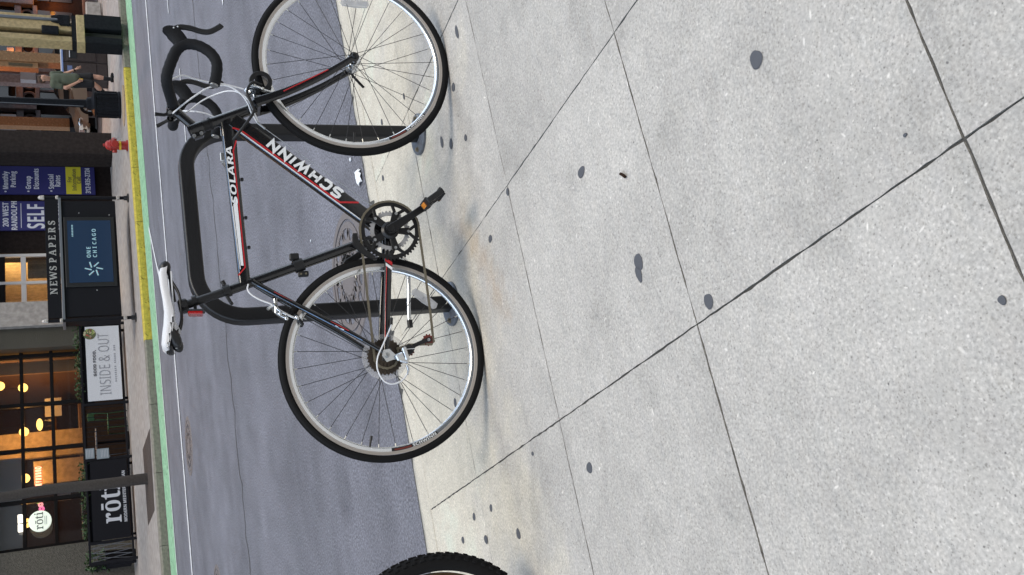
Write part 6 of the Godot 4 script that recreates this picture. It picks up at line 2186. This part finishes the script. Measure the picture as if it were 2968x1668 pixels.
func make_street_things() -> void:
	# ---- hydrant
	var h := thing("fire_hydrant", "red fire hydrant with a yellow band behind the yellow kerb", "hydrant", Transform3D(Basis(Vector3.UP, -0.35), Vector3(11.52, walk_y(11.5, -19.25), -19.25)))
	var b := MB.new()
	b.lathe([Vector2(0.125, -0.01), Vector2(0.125, 0.03), Vector2(0.095, 0.035), Vector2(0.092, 0.17), Vector2(0.098, 0.22), Vector2(0.112, 0.28), Vector2(0.112, 0.33), Vector2(0.122, 0.335), Vector2(0.122, 0.36), Vector2(0.108, 0.365), Vector2(0.095, 0.42), Vector2(0.055, 0.455), Vector2(0.03, 0.46), Vector2(0.03, 0.50), Vector2(0.0005, 0.505)], Transform3D.IDENTITY, 28)
	obj(b, "barrel", M.hydrant, h)
	for q in [[Vector3(0, 0, 1), 0.20, 0.075], [Vector3(1, 0, 0), 0.16, 0.05], [Vector3(-1, 0, 0), 0.16, 0.05]]:
		var n := MB.new()
		var d: Vector3 = q[0]
		var sd := d.cross(Vector3.UP)
		n.lathe([Vector2(q[2] * 0.85, 0.06), Vector2(q[2] * 0.85, q[1] - 0.05), Vector2(q[2], q[1] - 0.05), Vector2(q[2], q[1] - 0.01), Vector2(q[2] * 0.9, q[1]), Vector2(0.0005, q[1])], Transform3D(Basis(sd, d, sd.cross(d)), Vector3(0, 0.27, 0)), 18)
		obj(n, "nozzle", M.hydrant, h)
	var bd := MB.new()
	bd.lathe([Vector2(0.094, 0.135), Vector2(0.102, 0.14), Vector2(0.102, 0.175), Vector2(0.094, 0.18)], Transform3D.IDENTITY, 28)
	obj(bd, "band", M.hydrant_band, h)
	var chn := MB.new()
	chn.tube(crv([Vector3(0.12, 0.30, 0.05), Vector3(0.15, 0.18, 0.08), Vector3(0.09, 0.12, 0.09), Vector3(0.04, 0.2, 0.14)], 5), 0.006, 6)
	obj(chn, "chain", M.steel, h)
	# ---- lamp post with a broad black foot
	var gy := walk_y(13.3, -20.4)
	var lp := thing("lamp_post", "black lamp post rising from a broad black fluted foot", "lamp post", Transform3D(Basis.IDENTITY, Vector3(13.34, gy, -20.45)))
	var ft := MB.new()
	ft.lathe([Vector2(0.315, 0.0), Vector2(0.315, 0.04), Vector2(0.30, 0.06), Vector2(0.295, 0.52), Vector2(0.31, 0.54), Vector2(0.31, 0.575), Vector2(0.24, 0.60), Vector2(0.16, 0.63), Vector2(0.14, 0.72), Vector2(0.11, 0.74)], Transform3D.IDENTITY, 24)
	obj(ft, "foot", M.black_paint, lp)
	for k in 16:
		var fl := MB.new()
		var a := TAU * k / 16
		fl.box(Vector3(cos(a) * 0.30, 0.29, sin(a) * 0.30), Vector3(0.03, 0.44, 0.05), 0.008, Basis(Vector3.UP, -a))
		obj(fl, "flute", M.black_paint, lp)
	var sh := MB.new()
	sh.lathe([Vector2(0.10, 0.72), Vector2(0.085, 1.2), Vector2(0.075, 3.0), Vector2(0.06, 6.2)], Transform3D.IDENTITY, 18)
	obj(sh, "shaft", M.black_paint, lp)
	var st := MB.new()
	st.tube([Vector3(-0.085, 0.8, 0.03), Vector3(-0.076, 3.0, 0.03), Vector3(-0.066, 6.0, 0.03)], 0.012, 6)
	obj(st, "conduit", M.grey_rail, lp)
	var ar := MB.new()
	ar.tube(crv([Vector3(0, 6.0, 0), Vector3(0, 6.5, 0.1), Vector3(0, 6.8, 0.8), Vector3(0, 6.8, 1.8)], 4), 0.035, 8)
	ar.box(Vector3(0, 6.76, 2.0), Vector3(0.25, 0.12, 0.5), 0.04)
	obj(ar, "arm", M.black_paint, lp)
	# ---- newspaper boxes beyond the lamp post
	var nb := thing("newspaper_boxes", "dark brown row of newspaper boxes with a pale blue top edge", "newspaper box", Transform3D(Basis(Vector3.UP, -0.18), Vector3(16.72, walk_y(16.7, -23.6), -23.6)))
	var brown := mat(0.042, 0.030, 0.028, 0.55, 0.0, T.cloud, 2.0)
	for k in 2:
		var x0 := -0.52 + k * 0.53
		slab(nb, "cabinet", brown, x0, x0 + 0.52, 0.02, 1.12, -0.50, 0.0, 0.012)
		slab(nb, "door", brown, x0 + 0.03, x0 + 0.49, 0.30, 1.02, 0.0, 0.018, 0.006)
	slab(nb, "top_edge", mat(0.22, 0.30, 0.55, 0.4), -0.53, 0.55, 1.12, 1.16, -0.51, 0.012)
	slab(nb, "top_trim", M.sign_white, -0.53, 0.55, 1.16, 1.185, -0.51, 0.012)
	slab(nb, "window", M.dark_glass, 0.10, 0.34, 0.78, 0.97, 0.018, 0.026)
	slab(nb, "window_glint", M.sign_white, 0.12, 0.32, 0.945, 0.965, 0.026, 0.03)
	slab(nb, "label", mat(0.12, 0.16, 0.30, 0.6), -0.46, -0.12, 0.90, 1.02, 0.018, 0.024)
	slab(nb, "base", M.black, -0.52, 0.53, 0.0, 0.02, -0.48, -0.02)
	var pb := thing("poster_panel", "grey and pink poster panel at the end of the newspaper boxes", "poster", Transform3D(Basis.IDENTITY, Vector3(17.42, walk_y(17.4, -23.3), -23.2)))
	slab(pb, "frame", M.black, -0.16, 0.20, 0.0, 1.20, -0.06, 0.0, 0.01)
	slab(pb, "sheet", mat(0.17, 0.20, 0.21, 0.6), -0.13, 0.17, 0.10, 1.10, 0.0, 0.006)
	slab(pb, "pink_print", mat(0.50, 0.36, 0.42, 0.7), -0.12, 0.16, 0.42, 0.66, 0.006, 0.009)
	slab(pb, "pink_print", mat(0.50, 0.30, 0.36, 0.7), -0.12, 0.16, 0.12, 0.20, 0.006, 0.009)
	slab(pb, "tan_print", mat(0.30, 0.16, 0.05, 0.7), -0.06, 0.16, 0.40, 0.48, 0.009, 0.011)
	# ---- small stone block near the steel column
	var sb := thing("stone_block", "small grey stone block on the pavement beyond the cream column", "block", Transform3D(Basis.IDENTITY, Vector3(19.2, 0.0, -24.6)))
	var k2 := MB.new()
	k2.box(Vector3(0, 0.2, 0), Vector3(0.5, 0.42, 0.4), 0.03)
	obj(k2, "block", M.smooth, sb)
	# ---- white rail by the dark column
	var wr := thing("white_barrier", "white barrier bar beside the dark corner column", "barrier", Transform3D(Basis.IDENTITY, Vector3(18.9, 0.02, -31.2)))
	slab(wr, "bar", M.banner_white, -0.75, 0.35, 0.42, 0.60, -0.05, 0.05, 0.01)
	for e in [-0.6, 0.2]:
		slab(wr, "leg", M.grey_rail, e - 0.04, e + 0.04, 0.0, 0.42, -0.04, 0.04)

func make_litter() -> void:
	# crumpled paper in the gutter, pale crumbs beside it
	var p := thing("paper_scrap", "crumpled white paper scrap lying in the gutter by the rack", "litter", Transform3D(Basis.IDENTITY, Vector3(2.43, ROAD_Y, -4.36)))
	var mb := MB.new()
	var g := []
	for i in 7:
		var row := []
		for j in 6:
			row.append(Vector3((i - 3.0) * 0.015 + rng.randf_range(-0.005, 0.005), 0.004 + rng.randf() * 0.014, (j - 2.5) * 0.016 + rng.randf_range(-0.005, 0.005)))
		g.append(row)
	for i in 6:
		for j in 5:
			if (i == 0 and j == 0) or (i == 5 and j == 4):
				continue
			mb.flat([g[i][j], g[i + 1][j], g[i + 1][j + 1]], g[i][j] - Vector3(0, 1, 0))
			mb.flat([g[i][j], g[i + 1][j + 1], g[i][j + 1]], g[i][j] - Vector3(0, 1, 0))
	obj(mb, "sheet", mat(0.80, 0.82, 0.84, 0.9), p)
	for q in [[2.595, ROAD_Y, -4.46, "nearest the front wheel", 0.016], [2.27, ROAD_Y, -5.85, "on the asphalt inside the bicycle's frame", 0.014], [2.62, ROAD_Y, -5.55, "on the asphalt below the top tube", 0.011]]:
		var c := thing("litter_crumb", "small pale crumb %s" % q[3], "litter", Transform3D(Basis.IDENTITY, Vector3(q[0], q[1], q[2])), "pale crumbs on the road")
		var m := MB.new()
		m.ball(Vector3(0, q[4] * 0.4, 0), Vector3(q[4], q[4] * 0.45, q[4] * 0.8), 8, 5, Basis(Vector3.UP, q[0] * 9.0))
		obj(m, "crumb", M.banner_white, c)
	var bt := thing("twig_scrap", "dark twig scrap lying on the slab left of the double gum spot", "litter", Transform3D(SW * Basis(Vector3.UP, 0.7), near(0.965, 0.003, -1.735)))
	var s := MB.new()
	s.tube([Vector3(-0.012, 0.003, 0), Vector3(0.0, 0.004, 0.001), Vector3(0.012, 0.003, -0.001)], 0.0038, 8)
	obj(s, "scrap", M.wood_dark, bt)

# ------------------------------------------------------------------ pedestrian: tapered capsules blended and meshed with surface nets
func net(bones: Array, cell: float, blend: float, mt: Material, called: String, parent: Node) -> void:
	# bones: [a, b, ra, rb]
	var lo := Vector3.INF
	var hi := -Vector3.INF
	for b in bones:
		var m: float = maxf(b[2], b[3]) + cell * 3.0
		for p in [b[0], b[1]]:
			lo = lo.min(p - Vector3.ONE * m)
			hi = hi.max(p + Vector3.ONE * m)
	var n := Vector3i(((hi - lo) / cell).ceil()) + Vector3i.ONE
	var f := PackedFloat32Array()
	f.resize(n.x * n.y * n.z)
	f.fill(0.0)
	var kk := 1.0 / blend
	for b in bones:
		var a: Vector3 = b[0]
		var d: Vector3 = b[1] - a
		var l2 := maxf(d.length_squared(), 1e-9)
		var m: float = maxf(b[2], b[3]) + blend * 5.0
		var i0 := Vector3i(((a.min(b[1]) - Vector3.ONE * m - lo) / cell).floor()).clamp(Vector3i.ZERO, n - Vector3i.ONE)
		var i1 := Vector3i(((a.max(b[1]) + Vector3.ONE * m - lo) / cell).ceil()).clamp(Vector3i.ZERO, n - Vector3i.ONE)
		for x in range(i0.x, i1.x + 1):
			for y in range(i0.y, i1.y + 1):
				for z in range(i0.z, i1.z + 1):
					var p := lo + Vector3(x, y, z) * cell
					var t := clampf((p - a).dot(d) / l2, 0.0, 1.0)
					var dist := (p - a - d * t).length() - lerpf(b[2], b[3], t)
					f[(x * n.y + y) * n.z + z] += exp(-kk * dist)
	var at := {}
	var mb := MB.new()
	var sx := n.y * n.z
	var sy := n.z
	var off := [0, sx, sy, sx + sy, 1, sx + 1, sy + 1, sx + sy + 1]
	for x in n.x - 1:
		for y in n.y - 1:
			for z in n.z - 1:
				var i := x * sx + y * sy + z
				var inside := 0
				for o in off:
					if f[i + o] > 1.0:
						inside += 1
				if inside == 0 or inside == 8:
					continue
				var s := Vector3.ZERO
				var c := 0
				for e in [[0, 1], [2, 3], [4, 5], [6, 7], [0, 2], [1, 3], [4, 6], [5, 7], [0, 4], [1, 5], [2, 6], [3, 7]]:
					var va := log(maxf(f[i + off[e[0]]], 1e-12))
					var vb := log(maxf(f[i + off[e[1]]], 1e-12))
					if (va > 0.0) != (vb > 0.0):
						var pa := Vector3(e[0] & 1, (e[0] >> 1) & 1, e[0] >> 2)
						var pb := Vector3(e[1] & 1, (e[1] >> 1) & 1, e[1] >> 2)
						s += pa.lerp(pb, va / (va - vb))
						c += 1
				var g := Vector3.ZERO
				for q in 8:
					var w := log(maxf(f[i + off[q]], 1e-9))
					g -= Vector3(1 if q & 1 else -1, 1 if q & 2 else -1, 1 if q & 4 else -1) * w
				at[i] = mb.vert(lo + (Vector3(x, y, z) + s / c) * cell, g.normalized(), Vector2(x, y) * 0.01)
	for i in at:
		# quads round the three edges that start at this cell's low corner
		var ins: bool = f[i] > 1.0
		for e in [[sx, sy, 1], [sy, 1, sx], [1, sx, sy]]:
			if (f[i + e[0]] > 1.0) != ins:
				var a = at.get(i - e[1] - e[2], -1)
				var b = at.get(i - e[2], -1)
				var d = at.get(i - e[1], -1)
				if a >= 0 and b >= 0 and d >= 0:
					mb.quad(a, b, at[i], d)
	obj(mb, called, mt, parent)

func make_person() -> void:
	var o := thing("person", "person in a green T-shirt and black shorts walking on the far sidewalk", "person", Transform3D(Basis(Vector3.UP, 0.25).scaled(Vector3(1.04, 1.0, 1.04)), Vector3(15.02, walk_y(15.0, -22.0) + 0.002, -22.0)))
	var skin := mat(0.52, 0.29, 0.20, 0.6)
	var P := {}
	P.hip = Vector3(0, 0.92, 0); P.chest = Vector3(0, 1.28, 0.0); P.neck = Vector3(0, 1.44, 0.01); P.head = Vector3(-0.01, 1.61, 0.03)
	var sr := Vector3(0.185, 1.39, 0.0); var er := Vector3(0.265, 1.10, -0.02); var wr := Vector3(0.285, 0.86, 0.12)
	var sl := Vector3(-0.185, 1.39, 0.0); var el := Vector3(-0.27, 1.11, 0.0); var wl := Vector3(-0.165, 0.85, 0.10)
	var hr := Vector3(0.09, 0.90, 0); var kr := Vector3(0.075, 0.48, 0.10); var ar := Vector3(0.055, 0.08, 0.06)
	var hl := Vector3(-0.09, 0.90, 0); var kl := Vector3(-0.10, 0.47, 0.02); var al := Vector3(-0.15, 0.20, -0.24)
	var bones := [[P.hip, P.chest, 0.13, 0.12], [P.chest, P.neck, 0.09, 0.055], [P.neck, P.head + Vector3(0, -0.06, 0), 0.055, 0.055],
		[sr, er, 0.052, 0.042], [er, wr, 0.042, 0.029], [sl, el, 0.052, 0.042], [el, wl, 0.042, 0.029], [P.chest + Vector3(0, 0.08, 0), sr, 0.06, 0.055], [P.chest + Vector3(0, 0.08, 0), sl, 0.06, 0.055],
		[hr, kr, 0.082, 0.055], [kr, kr.lerp(ar, 0.35), 0.054, 0.056], [kr.lerp(ar, 0.35), ar, 0.056, 0.036], [hl, kl, 0.082, 0.055], [kl, kl.lerp(al, 0.35), 0.054, 0.056], [kl.lerp(al, 0.35), al, 0.056, 0.036],
		[P.head + Vector3(0, 0.035, -0.012), P.head + Vector3(0, 0.02, 0.0), 0.083, 0.080], [P.head + Vector3(0, -0.075, 0.028), P.head + Vector3(0, -0.02, 0.022), 0.050, 0.064]]
	net(bones, 0.022, 0.010, skin, "body", o)
	# head details and hands on finer grids
	var fc := [[P.head + Vector3(0, 0.0, 0.082), P.head + Vector3(0, -0.026, 0.098), 0.009, 0.013]]
	for e in [-1.0, 1.0]:
		fc.append([P.head + Vector3(0.081 * e, 0.012, 0.0), P.head + Vector3(0.083 * e, -0.022, 0.004), 0.014, 0.010])
	net(fc, 0.006, 0.003, skin, "nose_and_ears", o)
	var dk := mat(0.03, 0.02, 0.018, 0.5)
	for e in [-1.0, 1.0]:
		var ey := MB.new()
		ey.ball(P.head + Vector3(0.032 * e, 0.008, 0.076), Vector3(0.011, 0.006, 0.006), 10, 6)
		obj(ey, "eye", dk, o)
	var mo := MB.new()
	mo.ball(P.head + Vector3(0, -0.062, 0.079), Vector3(0.022, 0.005, 0.006), 10, 6)
	obj(mo, "mouth", mat(0.32, 0.10, 0.09, 0.6), o)
	for hnd in [[wr, (wr - er).normalized(), 1.0], [wl, (wl - el).normalized(), -1.0]]:
		var w: Vector3 = hnd[0]
		var d: Vector3 = hnd[1]
		var side := d.cross(Vector3(0, 0, 1)).normalized()
		var fwd := side.cross(d).normalized()
		var hb := [[w, w + d * 0.07, 0.026, 0.030]]
		for k in 4:
			var r0 := w + d * 0.078 + fwd * (0.024 - k * 0.016)
			var ln := [0.040, 0.045, 0.042, 0.034][k] as float
			var bend := (d * 0.6 + side * -0.75 * float(hnd[2])).normalized()
			hb.append([r0, r0 + d * ln * 0.7, 0.0095, 0.009])
			hb.append([r0 + d * ln * 0.7, r0 + d * ln * 0.7 + bend * ln * 0.8, 0.009, 0.0075])
		hb.append([w + d * 0.025 + fwd * 0.022, w + d * 0.060 + fwd * 0.048, 0.011, 0.0095])
		hb.append([w + d * 0.060 + fwd * 0.048, w + d * 0.088 + fwd * 0.044, 0.0095, 0.008])
		net(hb, 0.007, 0.003, skin, "hand", o)
	# clothes follow the body a little further out
	var sh := mat(0.105, 0.125, 0.085, 0.9, 0.0, T.fine, 8.0)
	net([[P.hip + Vector3(0, -0.02, 0), P.hip + Vector3(0, 0.18, 0), 0.168, 0.155], [P.hip + Vector3(0.04, -0.02, 0), P.hip + Vector3(0.04, 0.2, 0), 0.15, 0.14], [P.hip + Vector3(-0.04, -0.02, 0), P.hip + Vector3(-0.04, 0.2, 0), 0.15, 0.14], [P.hip + Vector3(0, 0.18, 0), P.chest + Vector3(0, 0.05, 0), 0.155, 0.14], [P.chest + Vector3(0.06, 0, 0), P.chest + Vector3(0.05, 0.08, 0), 0.12, 0.10], [P.chest + Vector3(-0.06, 0, 0), P.chest + Vector3(-0.05, 0.08, 0), 0.12, 0.10], [P.chest + Vector3(0, 0.08, 0), sr, 0.095, 0.078], [P.chest + Vector3(0, 0.08, 0), sl, 0.095, 0.078], [sr, sr.lerp(er, 0.62), 0.076, 0.070], [sl, sl.lerp(el, 0.62), 0.076, 0.070]], 0.02, 0.012, sh, "shirt", o)
	var so := mat(0.012, 0.012, 0.014, 0.9)
	net([[hr, hr.lerp(kr, 0.86), 0.112, 0.098], [hl, hl.lerp(kl, 0.86), 0.112, 0.098], [P.hip + Vector3(0.05, -0.02, 0), P.hip + Vector3(-0.05, -0.02, 0), 0.125, 0.125]], 0.02, 0.010, so, "shorts", o)
	net([[P.head + Vector3(0, 0.048, -0.022), P.head + Vector3(0, 0.03, -0.035), 0.088, 0.086], [P.head + Vector3(0, 0.085, 0.035), P.head + Vector3(0, 0.07, 0.05), 0.045, 0.03]], 0.012, 0.006, mat(0.06, 0.035, 0.022, 0.8), "hair", o)
	for q in [[ar, Vector3(0.0, -0.045, 0.17), kr, 0.0], [al, Vector3(-0.01, -0.14, 0.06), kl, 1.0]]:
		var a: Vector3 = q[0]
		var toe: Vector3 = a + q[1]
		var heel: Vector3 = a + (Vector3(0, -0.045, -0.045) if q[3] == 0.0 else Vector3(0.0, 0.0, -0.075))
		net([[a, a.lerp(q[2], 0.33), 0.047, 0.056]], 0.016, 0.006, so, "sock", o)
		net([[heel, toe.lerp(heel, 0.35), 0.040, 0.040], [toe.lerp(heel, 0.35), toe, 0.040, 0.032], [a + Vector3(0, -0.02, 0), heel, 0.044, 0.040]], 0.014, 0.006, so, "shoe", o)
		var dn := Vector3(0, -0.03, 0) if q[3] == 0.0 else Vector3(0, -0.012, -0.03)
		net([[heel + dn, toe + dn * 0.9, 0.022, 0.018]], 0.012, 0.004, M.sign_white, "sole", o)
	var wt := MB.new()
	wt.tube([wr.lerp(er, 0.10), wr.lerp(er, 0.20)], 0.037, 12)
	obj(wt, "watch", so, o)
	# what is in the left hand
	var it := thing("yellow_cup", "small yellow cup in the walking person's hand", "cup", Transform3D(o.transform.basis, o.transform * (wl + (wl - el).normalized() * 0.105 + Vector3(0.028, 0.0, 0.0))))
	var cup := MB.new()
	cup.lathe([Vector2(0.0005, -0.04), Vector2(0.022, -0.04), Vector2(0.028, 0.045), Vector2(0.025, 0.045), Vector2(0.0005, 0.04)], Transform3D.IDENTITY, 18)
	obj(cup, "cup_body", mat(0.60, 0.38, 0.04, 0.5), it)
